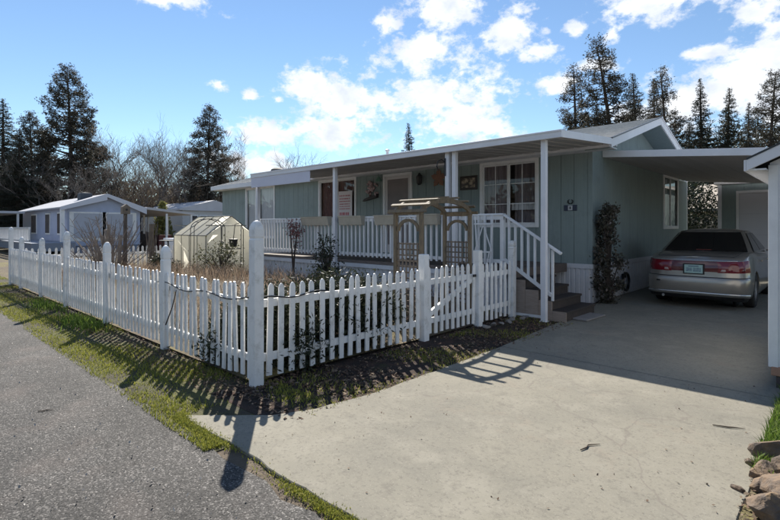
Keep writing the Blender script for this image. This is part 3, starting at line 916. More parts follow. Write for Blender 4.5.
for px_, b0 in ((-3.88, .0), (-5.80, .0), (-5.97, .0), (-9.54, .0), (-13.2, .0)):
    p = MB().box(px_ - .046, px_ + .046, 8.03, 8.122, b0, 3.20)
    if px_ > -4: p.box(px_ - .07, px_ + .07, 8.01, 8.14, b0, .015)
    p.build('post', ALU, awn, bevel=.006, seg=2)

DZ = .86
deck = thing('porch_deck', 'raised wooden porch deck with white skirting below the railing', 'deck', (-9, 9.4, 0))
y = 8.14
plank = MB().box(-13.3, -4.62, 0, .135, DZ - .035, DZ).mesh('deck_plank', DECKWOOD)
while y < FY - .2:
    obj('deck_plank', plank, deck, loc=(0, y, 0)); y += .142
MB().box(-13.3, -4.62, 8.125, 8.139, DZ - .07, DZ - .002).build('rim_board', DECKWOOD, deck)
MB().box(-4.619, -4.60, 8.14, 10.7, DZ - .19, DZ - .002).build('rim_board', DECKWOOD, deck)
ds = MB(); ribs(ds, (-13.3, 8.15, 0), (-4.65, 8.15, 0), 0, DZ - .12, (0, -1, 0), .16)
ds.build('deck_skirting', SKIRT, deck)
MB().box(-13.3, -4.65, 8.09, 8.152, DZ - .17, DZ - .075).build('skirting_cap', SKIRT, deck)

rail = thing('porch_railing', 'long white porch railing with slim square balusters', 'railing', (-9, 8.18, DZ))
RT = 1.93
MB().box(-13.2, -4.74, 8.135, 8.225, RT - .04, RT).build('top_rail', WHITE, rail, bevel=.006)
MB().box(-13.2, -4.74, 8.16, 8.20, RT - .12, RT - .041).build('under_rail', WHITE, rail)
MB().box(-13.2, -4.74, 8.16, 8.20, .98, 1.05).build('bottom_rail', WHITE, rail, bevel=.004)
bal = MB().box(-.019, .019, -.019, .019, .95, RT - .042).mesh('baluster', WHITE)
x = -13.12
while x < -4.85:
    obj('baluster', bal, rail, loc=(x, 8.14, 0)); x += .148
for x in (-13.2, -10.4, -7.6, -4.78):
    MB().box(x - .04, x + .04, 8.17, 8.25, DZ, RT - .001).build('newel', WHITE, rail, bevel=.004)

steps = thing('porch_steps', 'dark wooden steps with light plywood sides going down to the driveway', 'steps', (-4.2, 8.8, 0))
lv = [(-4.32, .70), (-4.06, .53), (-3.80, .36), (-3.54, .19)]
xprev = -4.60
for xe, z in lv:
    MB().box(xprev - .02, xe, 8.24, 9.55, z - .045, z).build('tread', TREADWOOD, steps, bevel=.006)
    MB().box(xe - .04, xe - .018, 8.27, 9.53, max(0, z - .17), z - .046).build('riser', TREADWOOD, steps)
    MB().box(xprev, xe - .005, 8.222, 8.239, 0, z - .012).build('side_panel', STEPWOOD, steps)
    xprev = xe
MB().box(-4.6, -3.9, 8.19, 8.215, .03, .075).build('side_strip', WHITE, steps)

srail = thing('stair_railing', 'white handrail with balusters sloping down beside the porch steps', 'railing', (-4.2, 8.2, .3))
A = Vector((-4.74, 8.19, RT - .03)); B = Vector((-3.62, 8.19, 1.20))
MB().bar(A, B, .075, .04).build('handrail', WHITE, srail, bevel=.006)
A2 = Vector((-4.74, 8.19, 1.06)); B2 = Vector((-3.80, 8.19, .46))
MB().bar(A2, B2, .035, .06).build('bottom_rail', WHITE, srail)
for i in range(7):
    t = (i + .7) / 7.2
    x = A.x + (-3.80 - A.x) * t
    z1 = A.z + (B.z - A.z) * (x - A.x) / (B.x - A.x); z0 = A2.z + (B2.z - A2.z) * (x - A2.x) / (B2.x - A2.x)
    MB().box(x - .019, x + .019, 8.20, 8.235, z0 - .04, z1 - .015).build('baluster', WHITE, srail)
MB().box(-3.81, -3.77, 8.20, 8.235, .36, 1.26).build('newel', WHITE, srail)
tag(MB().prism([(-3.86, 8.55), (-3.3, 8.5), (-3.26, 9.3), (-3.84, 9.35)], lambda a, b, d: (a, b, d), (.016, .045)).build('paving_slab', mat('grey_paver', (.26, .24, .225), (.20, .19, .18), rough=.9, scale=6), bevel=.008),
    'flat grey paving slab at the foot of the steps', 'paving slab')

# planter boxes on the rail
POS = [('leftmost beige planter box on the porch rail, left of a roof post', -10.9, -9.75), ('beige planter box on the porch rail under the paper sign', -9.32, -8.5),
       ('beige planter box on the porch rail below the front door', -8.05, -7.4), ('rightmost beige planter box on the porch rail, behind the arbor', -6.75, -6.2)]
for lab, a, b in POS:
    t = thing('planter_box', lab, 'planter', ((a + b) / 2, 8.05, 1.72), 'planter boxes on the porch rail')
    MB().prism([(8.02, 1.72), (7.98, 1.93), (8.13, 1.93), (8.13, 1.72)], lambda p, q, d: (d, p, q), (a, b)).build('box', PLANTER, t, bevel=.006)
    MB().box(a - .01, b + .01, 7.965, 8.132, 1.925, 1.95).build('rim', PLANTER, t)
    MB().box(a + .02, b - .02, 7.99, 8.12, 1.9505, 1.955).build('soil', DIM, t)

# white trellis leaning on the rail
t = thing('obelisk_trellis', 'white wooden obelisk trellis standing against the porch railing near the steps', 'trellis', (-5.12, 8.05, 0))
for s in (-1, 1):
    MB().bar((-5.12 + s * .10, 8.08, .45), (-5.12 + s * .20, 8.08, 1.88), .025, .02, (0, 1, 0)).build('upright', WHITE, t)
    MB().bar((-5.12 + s * .19, 8.06, 1.20), (-5.12, 8.06, 1.72), .018, .015, (0, 1, 0)).build('brace', WHITE, t)
    MB().bar((-5.12 + s * .01, 8.06, .62), (-5.12 + s * .13, 8.06, 1.18), .018, .015, (0, 1, 0)).build('brace', WHITE, t)
for z, wd in ((.62, .13), (1.19, .16), (1.73, .20)):
    MB().box(-5.12 - wd, -5.12 + wd, 8.04, 8.055, z - .015, z + .015).build('crossbar', WHITE, t)

# things on the front wall
pic = thing('framed_picture', 'framed sepia landscape picture on the porch wall left of the wide window', 'picture', (-7.3, FY - .02, 2.6))
MB().box(-7.56, -7.02, FY - .045, FY - .017, 2.66, 3.03).build('frame', mat('dark_frame', (.03, .022, .02), rough=.4), pic, bevel=.006)
MB().box(-7.50, -7.08, FY - .049, FY - .0455, 2.72, 2.97).build('print', mat('sepia_print', (.42, .34, .25), (.06, .05, .045), rough=.6, scale=9, lo=.42, hi=.58), pic)
lan = thing('wall_lantern', 'black carriage lantern on the porch wall beside the front door', 'lantern', (-8.9, FY - .1, 2.9))
MB().lathe([(.03, 2.88), (.07, 2.92), (.09, 3.12), (.075, 3.13), (.03, 3.19), (.01, 3.23)], 8, (-8.9, FY - .14, 0)).build('cage', BLACK, lan)
MB().bar((-8.9, FY - .14, 3.22), (-8.9, FY - .016, 3.15), .02, .02).build('bracket', BLACK, lan)
lf = []
for i in range(60):
    a = 2 * math.pi * i / 60
    r = .25 * (.48 + .52 * abs(math.cos(2.5 * a)) ** 1.2 + .07 * math.cos(15 * a))
    lf.append((-8.28 + r * math.sin(a), 3.04 + r * math.cos(a)))
tag(MB().prism(lf, lambda a, b, d: (a, d, b), (FY - .05, FY - .03)).build('leaf_ornament', mat('rust_leaf_metal', (.28, .15, .10), (.21, .11, .075), rough=.6, scale=8)),
    'rust orange maple leaf ornament on the porch wall', 'ornament')
orn = thing('blossom_tree_ornament', 'pale pink blossom tree ornament on a dark wedge shelf left of the door', 'ornament', (-10.95, FY - .05, 2.5))
MB().prism([(-11.28, 2.50), (-10.66, 2.60), (-10.64, 2.72), (-11.20, 2.58)], lambda a, b, d: (a, d, b), (FY - .12, FY - .017)).build('shelf', mat('dark_shelf', (.04, .03, .03), rough=.6), orn)
MB().tube([(-10.98, FY - .06, 2.58), (-10.99, FY - .06, 2.76), (-10.93, FY - .06, 2.9)], [.04, .03, .02], 7).build('trunk', mat('ornament_trunk', (.16, .08, .07), rough=.7), orn)
r2 = random.Random(3)
cr = MB()
for i in range(26):
    cx, cz = -10.93 + r2.gauss(0, .12), 2.93 + r2.gauss(0, .10); rr = r2.uniform(.035, .06)
    cr.lathe([(rr * math.sin(t), -rr * math.cos(t)) for t in np.linspace(.05, 3.09, 5)], 6, (cx, FY - .06 + r2.uniform(-.03, .02), cz))
cr.build('blossom', mat('pale_pink', (.48, .38, .38), (.40, .28, .29), rough=.8, scale=20), orn, smooth=True)
t = thing('hanging_bell', 'small green hanging bell by the top corner of the door frame', 'ornament', (-10.5, FY - .1, 3.1))
MB().lathe([(.10, 3.09), (.09, 3.14), (.045, 3.22), (.01, 3.25)], 10, (-10.52, FY - .15, 0)).build('bell', mat('verdigris', (.14, .26, .20), rough=.5), t)
MB().tube([(-10.52, FY - .15, 3.24), (-10.52, FY - .15, 3.385)], .005, 5).build('cord', BLACK, t)
# paper sign in the window: printed lines too small to read
sg = thing('paper_sign', 'white paper sign with red printed lines in the window behind the railing', 'sign', (-12.1, FY - .05, 2.3))
MB().box(-12.52, -11.84, FY - .058, FY - .05, 2.02, 2.88).build('sheet', mat('sign_paper', (.66, .62, .64), rough=.6), sg)
REDINK = mat('red_ink', (.42, .13, .15), rough=.6)
r3 = random.Random(5)
for zz, hh, m_ in ((2.74, .035, .8), (2.64, .035, .8), (2.55, .03, .7), (2.46, .03, .75), (2.38, .025, .8), (2.30, .025, .8), (2.15, .075, 1.0)):
    ln = MB(); x = -12.46
    while x < -11.92:
        wl = r3.uniform(.03, .07) * (1.4 if hh > .05 else 1)
        if x + wl > -11.90: break
        ln.box(x, x + wl, FY - .0605, FY - .0585, zz - hh, zz + hh * .3); x += wl + r3.uniform(.012, .03)
    ln.build('text_line', REDINK, sg)
# plant hook with black bird on the double post
t = thing('plant_hook', 'black iron plant hook on the double porch post', 'hook', (-6.02, 8.0, 2.9))
MB().tube([(-6.0, 8.02, 3.0), (-6.03, 7.93, 3.05), (-6.05, 7.83, 3.0), (-6.05, 7.80, 2.9), (-6.05, 7.86, 2.82)], .012, 6).build('hook', BLACK, t)
MB().box(-6.015, -5.99, 8.005, 8.028, 2.72, 3.08).build('plate', BLACK, t)

# ------------------------------------------------------------------ picket fences
def picket_mesh(h=.99, w=.067, th=.019):
    hw = w / 2
    poly = [(-hw, 0), (hw, 0), (hw, h - .05), (hw * .75, h - .024), (hw * .3, h - .004), (0, h), (-hw * .3, h - .004), (-hw * .75, h - .024), (-hw, h - .05)]
    return MB().prism(poly, lambda a, b, d: (a, d, b), (-th / 2, th / 2)).mesh('picket', FENCE)


PK_X = picket_mesh()                       # face along x
def turned(me, name):
    m2 = me.copy(); m2.name = name; m2.transform(Matrix.Rotation(R(90), 4, 'Z')); return m2
PK_Y = turned(PK_X, 'picket')


def post_mesh(h, s=.105, cap='gothic'):
    r = s / 2
    if cap == 'gothic':
        p = [(r, 0), (r, h - .20), (r * .90, h - .195), (r * .90, h - .180), (r, h - .172), (r, h - .10), (r * .93, h - .07), (r * .76, h - .04), (r * .5, h - .015), (r * .18, h)]
    elif cap == 'ball':
        p = [(r, 0), (r, h - .15), (r * 1.12, h - .148), (r * 1.12, h - .13), (r * .7, h - .125), (r * .72, h - .11), (r * .98, h - .08), (r * 1.0, h - .05), (r * .78, h - .018), (r * .3, h)]
    else:
        p = [(r, 0), (r, h - .008), (r * .9, h)]
    return MB().lathe(p, sq=True).mesh('post', FENCE)


def jitter(o, a=.010):
    o.rotation_euler = (random.gauss(0, a), random.gauss(0, a), random.gauss(0, a * 2)); o.location.z += random.uniform(-.012, .012)


LFY = 2.72
lf_ = thing('picket_fence', 'long white picket fence with pointed posts running along the road', 'fence', (-11, LFY, 0))
posts = [(-4.49, 1.75, .112), (-6.80, 1.43, .105), (-9.25, 1.43, .105), (-11.8, 1.60, .105), (-14.0, 1.43, .105), (-16.35, 1.43, .105), (-17.85, 1.70, .105)]
for x, h_, s_ in posts:
    o = obj('post', post_mesh(h_, s_), lf_, loc=(x, LFY + .01, -.02), bevel=.004)
for (xa, *_), (xb, *_) in zip(posts, posts[1:]):
    for z in (.80, .22):
        MB().box(xb + .05, xa - .05, LFY + .012, LFY + .048, z + random.uniform(-.01, .01), z + .085).build('rail', FENCE, lf_, bevel=.004)
    n_ = int((xa - xb - .12) / .132)
    for i in range(n_):
        x = xb + .115 + (xa - xb - .23) * i / max(1, n_ - 1)
        o = obj('picket', PK_X, lf_, loc=(x, LFY - .001, .065)); jitter(o)

RFX = -4.52
rf = thing('picket_fence', 'white picket fence from the tall corner post to the gate beside the driveway', 'fence', (RFX, 4.1, 0))
def side_run(t, y0, y1, n_, z=.06, hs=1.0, rails=True):
    if rails:
        for zz in (.80, .22):
            MB().box(RFX - .050, RFX - .014, y0, y1, zz, zz + .085).build('rail', FENCE, t, bevel=.004)
    for i in range(n_):
        y = y0 + .06 + (y1 - y0 - .12) * i / max(1, n_ - 1)
        o = obj('picket', PK_Y, t, loc=(RFX, y, z)); jitter(o)
side_run(rf, 2.84, 5.44, 18)
obj('post', post_mesh(1.285, .115, 'flat'), rf, loc=(RFX, 5.52, -.02), bevel=.004)
gate = thing('picket_gate', 'white picket gate with diagonal brace in front of the wooden arbor', 'gate', (RFX, 6.2, 0))
side_run(gate, 5.60, 6.87, 9, .07)
MB().bar((RFX - .032, 5.64, .34), (RFX - .032, 6.83, .80), .034, .08).build('brace', FENCE, gate)
MB().box(RFX + .012, RFX + .03, 6.78, 6.86, .84, .88).build('latch', BLACK, gate)
rf2 = thing('picket_fence', 'short white picket fence section between the gate and the porch steps', 'fence', (RFX, 7.5, 0))
obj('post', post_mesh(1.295, .115, 'flat'), rf2, loc=(RFX, 6.95, -.02), bevel=.004)
side_run(rf2, 7.02, 8.05, 7)
obj('post', post_mesh(1.44, .105, 'ball'), rf2, loc=(RFX, 8.10, -.02), bevel=.004)
bf = thing('picket_fence', 'low white picket fence across the far end of the yard', 'fence', (-17.9, 6, 0))
for zz in (.75, .25): MB().box(-17.93, -17.90, 2.8, 9.6, zz, zz + .08).build('rail', FENCE, bf)
for i in range(44):
    o = obj('picket', PK_Y, bf, loc=(-17.88, 2.95 + i * .15, .05)); jitter(o)
for y in (5.2, 7.6, 9.6):
    obj('post', post_mesh(1.15, .10, 'flat'), bf, loc=(-17.95, y, -.02))

# black cord looped along the rails at the corner
pts = []
for i in range(40):
    t = i / 39
    if t < .62:
        x = -7.0 + (2.44) * t / .62; y = LFY - .016; sag = .025 * math.sin(t * 22)
    else:
        x = RFX + .018; y = LFY + .09 + (t - .62) / .38 * .9; sag = .02 * math.sin(t * 22)
    pts.append((x, y, .90 - .03 * math.sin(min(1, t / .62) * math.pi) + sag))
tag(MB().tube(pts, .008, 6).build('cord', BLACK), 'black cord strung along the top rail around the fence corner', 'cord')
tag(MB().tube([(-6.62, 2.66, .36), (-6.4, 2.655, .62), (-6.27, 2.65, .85)], [.010, .008, .006], 6).build('stick', BARK), 'dark stick leaning against the long picket fence', 'stick')

# ------------------------------------------------------------------ arbor behind the gate
ar = thing('garden_arbor', 'weathered wooden arched arbor with lattice sides behind the gate', 'arbor', (-5.05, 6.4, 0))
AX = (-4.78, -5.32); AY = (5.78, 7.10)
for x in AX:
    for y in AY:
        MB().box(x - .029, x + .029, y - .029, y + .029, 0, 1.90).build('post', ARBOR, ar, bevel=.004)
    ym = sum(AY) / 2; hw = (AY[1] - AY[0]) / 2 + .05
    def arch(r0, r1, zc, k=16):
        outer = [(ym + (hw + r1) * math.cos(t), zc + (.27 + r1) * math.sin(t)) for t in np.linspace(0, math.pi, k)]
        inner = [(ym + (hw + r0) * math.cos(t), zc + (.27 + r0) * math.sin(t)) for t in np.linspace(math.pi, 0, k)]
        return outer, inner
    o_, i_ = arch(-.08, .0, 1.87)
    k = len(o_); am = MB()
    i_ = i_[::-1]
    for a, b in zip(range(k - 1), range(1, k)):
        am.prism([o_[a], o_[b], i_[b], i_[a]], lambda p, q, d: (d, p, q), (x - .022, x + .022))
    am.build('arch', ARBOR, ar)
for t in np.linspace(.12, math.pi - .12, 8):
    y = ym + hw * math.cos(t); z = 1.87 + .27 * math.sin(t) + .014
    MB().bar((AX[1] - .13, y, z), (AX[0] + .13, y, z), .05, .024, (0, math.cos(t) * .27, math.sin(t) * hw)).build('slat', ARBOR, ar)
for y in AY:
    MB().box(AX[1] + .035, AX[0] - .035, y - .02, y + .02, 1.86, 1.93).build('side_beam', ARBOR, ar)
    xm = sum(AX) / 2; am = MB()
    for a, b in zip(np.linspace(0, math.pi, 10), np.linspace(0, math.pi, 10)[1:]):
        am.prism([(xm + .235 * math.cos(a), 1.60 + .20 * math.sin(a)), (xm + .235 * math.cos(b), 1.60 + .20 * math.sin(b)), (xm + .185 * math.cos(b), 1.60 + .15 * math.sin(b)), (xm + .185 * math.cos(a), 1.60 + .15 * math.sin(a))], lambda p, q, d: (p, d, q), (y - .015, y + .015))
    am.build('side_arch', ARBOR, ar)
    for i in range(6):
        x = AX[1] + .075 + (AX[0] - AX[1] - .15) * i / 5
        MB().box(x - .012, x + .012, y - .010, y, .18, 1.42).build('lattice_strip', LATTICE, ar)
    for i in range(14):
        z = .22 + 1.18 * i / 13
        MB().box(AX[1] + .035, AX[0] - .035, y + .0005, y + .012, z - .012, z + .012).build('lattice_strip', LATTICE, ar)

# ------------------------------------------------------------------ carport, shed, outbuilding
cp = thing('carport', 'flat white carport roof between the home and the right hand shed', 'carport', (-1.7, 15.4, 0))
CX0, CX1, CY0, CY1 = -4.06, .75, 11.37, 19.4
def cz(x): return 3.27 - .087 * (x - CX0)
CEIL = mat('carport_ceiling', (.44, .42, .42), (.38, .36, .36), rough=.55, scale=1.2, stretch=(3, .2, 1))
pwid = .40; x = CX0 + .02; 
while x < CX1 - .05:
    x2 = min(CX1, x + pwid)
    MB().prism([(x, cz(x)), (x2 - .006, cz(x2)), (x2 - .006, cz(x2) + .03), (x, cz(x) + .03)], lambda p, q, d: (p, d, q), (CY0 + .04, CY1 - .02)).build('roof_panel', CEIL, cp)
    x = x2
MB().prism([(CX0 + .0, cz(CX0) - .005), (CX1, cz(CX1) - .005), (CX1, cz(CX1) + .14), (CX0, cz(CX0) + .14)], lambda p, q, d: (p, d, q), (CY0, CY0 + .038)).build('front_fascia', ALU, cp, bevel=.004)
MB().prism([(CX0 + .03, cz(CX0) - .004), (CX1, cz(CX1) - .004), (CX1, cz(CX1) + .14), (CX0 + .03, cz(CX0) + .14)], lambda p, q, d: (p, d, q), (CY1 - .019, CY1 + .02)).build('rear_fascia', ALU, cp)
MB().prism([(CX0 + .02, cz(CX0) + .032), (CX1, cz(CX1) + .032), (CX1, cz(CX1) + .06), (CX0 + .02, cz(CX0) + .06)], lambda p, q, d: (p, d, q), (CY0 + .04, CY1 - .02)).build('roof_skin', ALU, cp)
for y in (11.6, 15.4, 19.2):
    MB().box(.58, .68, y - .05, y + .05, 0, cz(.7) - .002).build('post', ALU, cp)

sh = thing('shed', 'white shed with dark edged gable roof standing on blocks at the right', 'shed', (.6, 7.8, 0))
SX0, SX1, SY0, SY1 = -.58, 1.9, 6.33, 9.3
sw = MB().box(SX0, SX1, SY0, SY0 + .03, .23, 2.2); 
xr = (SX0 + SX1) / 2
def sz(x): return 2.36 + .48 * ((x + .75) if x < xr else (2 * xr - x + .75))
sw.prism([(SX0, 2.2), (SX1, 2.2), (SX1, sz(SX1) - .12), (xr, sz(xr) - .12), (SX0, sz(SX0) - .12)], lambda p, q, d: (p, d, q), (SY0, SY0 + .03))
sw.box(SX0, SX0 + .03, SY0 + .031, SY1, .23, 2.3); sw.box(SX1 - .03, SX1, SY0 + .031, SY1, .23, 2.3); sw.box(SX0, SX1, SY1 + .001, SY1 + .03, .23, 2.3)
sw.build('wall', WHITE, sh)
MB().box(SX0 - .012, SX0 + .07, SY0 - .014, SY0 - .001, .22, 2.30).build('corner_board', WHITE, sh, bevel=.003)
xe0, xe1 = -.752, 2 * xr + .752
rfm = MB()
for a, b in ((xe0, xr), (xr, xe1)):
    rfm.prism([(a, sz(a) - .035), (b, sz(b) - .035), (b, sz(b) - .008), (a, sz(a) - .008)], lambda p, q, d: (p, d, q), (SY0 - .19, SY1 + .15))
rfm.build('roof', mat('dark_shed_shingle', (.05, .05, .055), (.03, .03, .035), rough=.9, scale=8), sh)
for a, b in ((xe0, xr), (xr, xe1)):
    MB().prism([(a, sz(a) - .125), (b, sz(b) - .125), (b, sz(b) - .012), (a, sz(a) - .012)], lambda p, q, d: (p, d, q), (SY0 - .215, SY0 - .191)).build('rake_board', ALU, sh, bevel=.003)
    MB().prism([(a, sz(a) - .011), (b, sz(b) - .011), (b, sz(b) + .006), (a, sz(a) + .006)], lambda p, q, d: (p, d, q), (SY0 - .225, SY0 - .191)).build('drip_edge', DARKEDGE, sh)
MB().box(xe0 - .02, xe0 - .001, SY0 - .215, SY1 + .15, sz(xe0) - .125, sz(xe0) - .012).build('eave_fascia', ALU, sh)
MB().box(xe0, SX0 - .013, SY0 - .185, SY1 + .14, sz(xe0) - .12, sz(xe0) - .105).build('soffit', WHITE, sh)
for i, (bx_, by_) in enumerate(((-.55, 6.36), (-.55, 7.8), (-.55, 9.0), (1.7, 6.4))):
    o = MB().box(bx_ - .02, bx_ + .38, by_ - .05, by_ + .14, .135, .229).build('foundation_block', TERRA, sh, bevel=.008)
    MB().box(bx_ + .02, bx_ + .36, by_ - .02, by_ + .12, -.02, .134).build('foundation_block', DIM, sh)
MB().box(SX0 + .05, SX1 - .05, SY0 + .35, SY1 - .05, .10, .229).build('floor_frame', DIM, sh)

ob = thing('outbuilding', 'sage green garage with a white door behind the parked car', 'outbuilding', (0, 21, 0))
OY = 19.62
obw = MB().box(-3.13, 3.2, OY, OY + 3.0, 0, 3.12).build('wall', TEALD, ob)
x = -3.07
while x < 1.0:
    for a, b, s0, s1 in clip(x, x + .60, 0, 3.1, [(-2.6, -.2, 0, 2.82)]):
        MB().box(a, b, OY - .014, OY - .001, s0, s1).build('siding_board', TEAL, obw)
    x += .61
MB().box(-3.19, -3.08, OY - .03, OY - .0145, 0, 3.1).build('corner_trim', ALU, ob)
MB().prism([(-2.68, 0), (-2.6, 0), (-2.6, 2.8), (-.2, 2.8), (-.2, 0), (-.12, 0), (-.12, 2.88), (-2.68, 2.88)], lambda p, q, d: (p, d, q), (OY - .035, OY - .0145)).build('door_frame', WHITE, ob)
gd = MB().box(-2.599, -.201, OY - .014, OY - .002, .02, 2.799).build('garage_door', mat('pale_grey_door', (.58, .58, .63), (.54, .54, .59), rough=.5, scale=2), ob)
for i in range(4): MB().box(-2.58, -.22, OY - .022, OY - .0142, .06 + i * .69, .06 + i * .69 + .66).build('door_panel', mat('door_panel_paint', (.60, .60, .65), rough=.5) if i == 0 else bpy.data.materials['door_panel_paint'], gd)
MB().box(-3.3, 3.4, OY - .06, OY + 3.2, 3.121, 3.20).build('roof', SHINGLE, ob)

# ------------------------------------------------------------------ parked car
def build_car(ox, oy, oz):
    car = thing('parked_car', 'champagne silver four door sedan parked under the carport, seen from behind', 'car', (ox, oy, oz))
    PAINT = mat('champagne_paint', (.34, .315, .28), (.305, .285, .255), rough=.28, metal=.55, scale=2, coat=.6, dirt=(.20, .19, .18), damt=.15, dscale=1.5)
    RED = mat('red_lens', (.17, .012, .02), rough=.12, coat=.5)
    DRED = mat('dark_red_lens', (.09, .010, .016), rough=.15, coat=.5)
    CLEAR = mat('clear_lens', (.42, .33, .31), rough=.15)
    BLK = mat('car_black', (.012, .012, .013), rough=.4)
    CHROME = mat('chrome_lip', (.55, .55, .54), rough=.25, metal=.8)
    DGL = mat('tinted_glass', (.010, .011, .012), rough=.04, spec=.7)
    TYRE = mat('tyre_rubber', (.018, .018, .018), rough=.85)
    RIM = mat('wheel_rim', (.42, .42, .43), rough=.35, metal=.7)
    def P(x, y, z): return (ox + x, oy + y, oz + z)
    half = [(0, 0), (.25, .004), (.47, .016), (.64, .04), (.76, .085), (.845, .16), (.89, .28), (.905, .45), (.915, .8), (.92, 1.3), (.922, 1.9), (.922, 2.6), (.918, 3.2), (.905, 3.7), (.885, 4.1), (.85, 4.42), (.78, 4.64), (.66, 4.78), (.48, 4.87), (.25, 4.92), (0, 4.94)]
    # (height, inset at the ends, inset at the sides)
    lev = [(.19, .13, .09), (.22, .06, .045), (.28, .02, .02), (.36, .0, .008), (.50, .0, .0), (.575, .006, .0), (.605, .02, .004), (.62, .052, .006), (.70, .06, .010), (.80, .066, .02), (.90, .085, .035), (.955, .115, .055), (.985, .16, .085)]
    def ztop(y):
        ks = [(0, .985), (.35, 1.03), (.95, 1.075), (1.6, 1.04), (2.6, 1.0), (3.4, .985), (3.9, .93), (4.5, .83), (4.94, .74)]
        for (a, za), (b, zb) in zip(ks, ks[1:]):
            if y <= b: return za + (zb - za) * (y - a) / (b - a)
        return ks[-1][1]
    def plan(i, ei, si):
        x, y = half[i]
        wgt = abs(y - 2.47) / 2.47
        e = max(0, min(1, (wgt - .78) / .17))
        yy = y + (ei * e if y < 2.47 else -ei * e)
        xx = x - si * min(1, x / .5) - (ei - si) * .5 * e * (x / .92)
        return xx, yy
    V = []; F = []; nh = len(half); ring = 2 * nh - 2
    for z, ei, si in lev:
        for sgn, idx in ((1, range(nh)), (-1, range(nh - 2, 0, -1))):
            for i in idx:
                x, y = plan(i, ei, si); f = (z - .55) / (.985 - .55)
                zz = z if z < .55 else .55 + f * (ztop(half[i][1]) - .55)
                V.append(P(sgn * x, y, zz))
    for k in range(len(lev) - 1):
        for i in range(ring):
            j = (i + 1) % ring
            F.append((k * ring + i, k * ring + j, (k + 1) * ring + j, (k + 1) * ring + i))
    top = (len(lev) - 1) * ring
    cols = [1, .72, .36, 0]
    grid = []
    for i in range(1, nh - 1):
        x, y = plan(i, lev[-1][1], lev[-1][2]); row = []
        for c in (1, .7, .35, 0, -.35, -.7, -1):
            if c == 1: row.append(top + i)
            elif c == -1: row.append(top + ring - i)
            else:
                V.append(P(x * c, y, ztop(half[i][1]) + .022 * (1 - c * c))); row.append(len(V) - 1)
        grid.append(row)
    for a, b in zip(grid, grid[1:]):
        for q in range(6): F.append((a[q], a[q + 1], b[q + 1], b[q]))
    for q in range(6): F.append((top, grid[0][q + 1], grid[0][q])); F.append((top + nh - 1, grid[-1][q], grid[-1][q + 1]))
    F.append(tuple(range(ring)))
    mb = MB(); mb.v = V; mb.f = F
    body = mb.build('body', PAINT, car, smooth=True)
    # wheel arches cut out of the body
    cut = MB()
    for wy in (1.05, 3.82):
        for sx in (-1, 1):
            cut.tube([P(sx * .62, wy, .335), P(sx * 1.2, wy, .335)], .375, 28)
    co = cut.build('cutter', PAINT)
    bo = body.modifiers.new('arch', 'BOOLEAN'); bo.operation = 'DIFFERENCE'; bo.object = co; bo.solver = 'EXACT'
    dg = bpy.context.evaluated_depsgraph_get()
    new = bpy.data.meshes.new_from_object(body.evaluated_get(dg))
    body.modifiers.remove(bo); body.data = new
    bpy.data.objects.remove(co)
    for p in new.polygons: p.use_smooth = True
    try:
        new.set_sharp_from_angle(angle=R(38))
    except Exception: pass
    # cabin
    def cab(t):  # t 0 base .. 1 roof edge : rear y, front y, half width rear, half width front, z
        return (.93 + .80 * t - .06 * t * t, 3.62 - .98 * t, .835 - .215 * t - .03 * t * t, .82 - .20 * t, 1.055 + .43 * t)
    def cabpt(t, u):
        """u runs -1..1 across the rear"""
        yr, yf, wr, wf, z = cab(t)
        return yr + .10 * abs(u) ** 2.5, wr * u, z
    c = MB(); T = [0, .25, .5, .75, 1]
    ringn = None; rows = []
    for t in T:
        yr, yf, wr, wf, z = cab(t)
        row = []
        for u in np.linspace(-1, 1, 9): row.append(P(wr * u, yr + .10 * abs(u) ** 2.5, z))
        for s in (.25, .5, .75): row.append(P((wr + .02) * (1 - s) + (wf + .02) * s, (yr + .10) * (1 - s) + (yf - .12) * s, z))
        for u in np.linspace(1, -1, 9): row.append(P(wf * u, yf - .12 * abs(u) ** 2.5, z - (.05 if t == 0 else 0)))
        for s in (.75, .5, .25): row.append(P(-((wr + .02) * (1 - s) + (wf + .02) * s), (yr + .10) * (1 - s) + (yf - .12) * s, z))
        rows.append(row)
    vs = [p for r_ in rows for p in r_]; m_ = len(rows[0])
    fs = [(a * m_ + i, a * m_ + (i + 1) % m_, (a + 1) * m_ + (i + 1) % m_, (a + 1) * m_ + i) for a in range(len(T) - 1) for i in range(m_)]
    # roof crown
    yr, yf, wr, wf, z = cab(1)
    base = len(vs)
    ry_ = [yr + .04, yr + .2, yr + .45, yf - .4, yf - .15, yf - .02]
    for y in ry_:
        for u in np.linspace(-1, 1, 7):
            e = min((y - yr + .0) / .3, (yf - y) / .3, 1); e = max(0, e) ** .6
            vs.append(P(u * (wr + .0) * (1.0 if abs(u) < 1 else 1.0), y, z + .055 * e * (1 - .85 * u ** 4) + .0))
    for a in range(len(ry_) - 1):
        for i in range(6): fs.append((base + a * 7 + i, base + a * 7 + i + 1, base + (a + 1) * 7 + i + 1, base + (a + 1) * 7 + i))
    lastr = (len(T) - 1) * m_
    fs.append(tuple(lastr + i for i in range(9)) + tuple(base + i for i in reversed(range(7))))
    fs.append(tuple(lastr + 12 + i for i in range(9)) + tuple(base + (len(ry_) - 1) * 7 + i for i in range(7)))
    c.v = vs; c.f = fs
    cabin = c.build('cabin', PAINT, car, smooth=True)
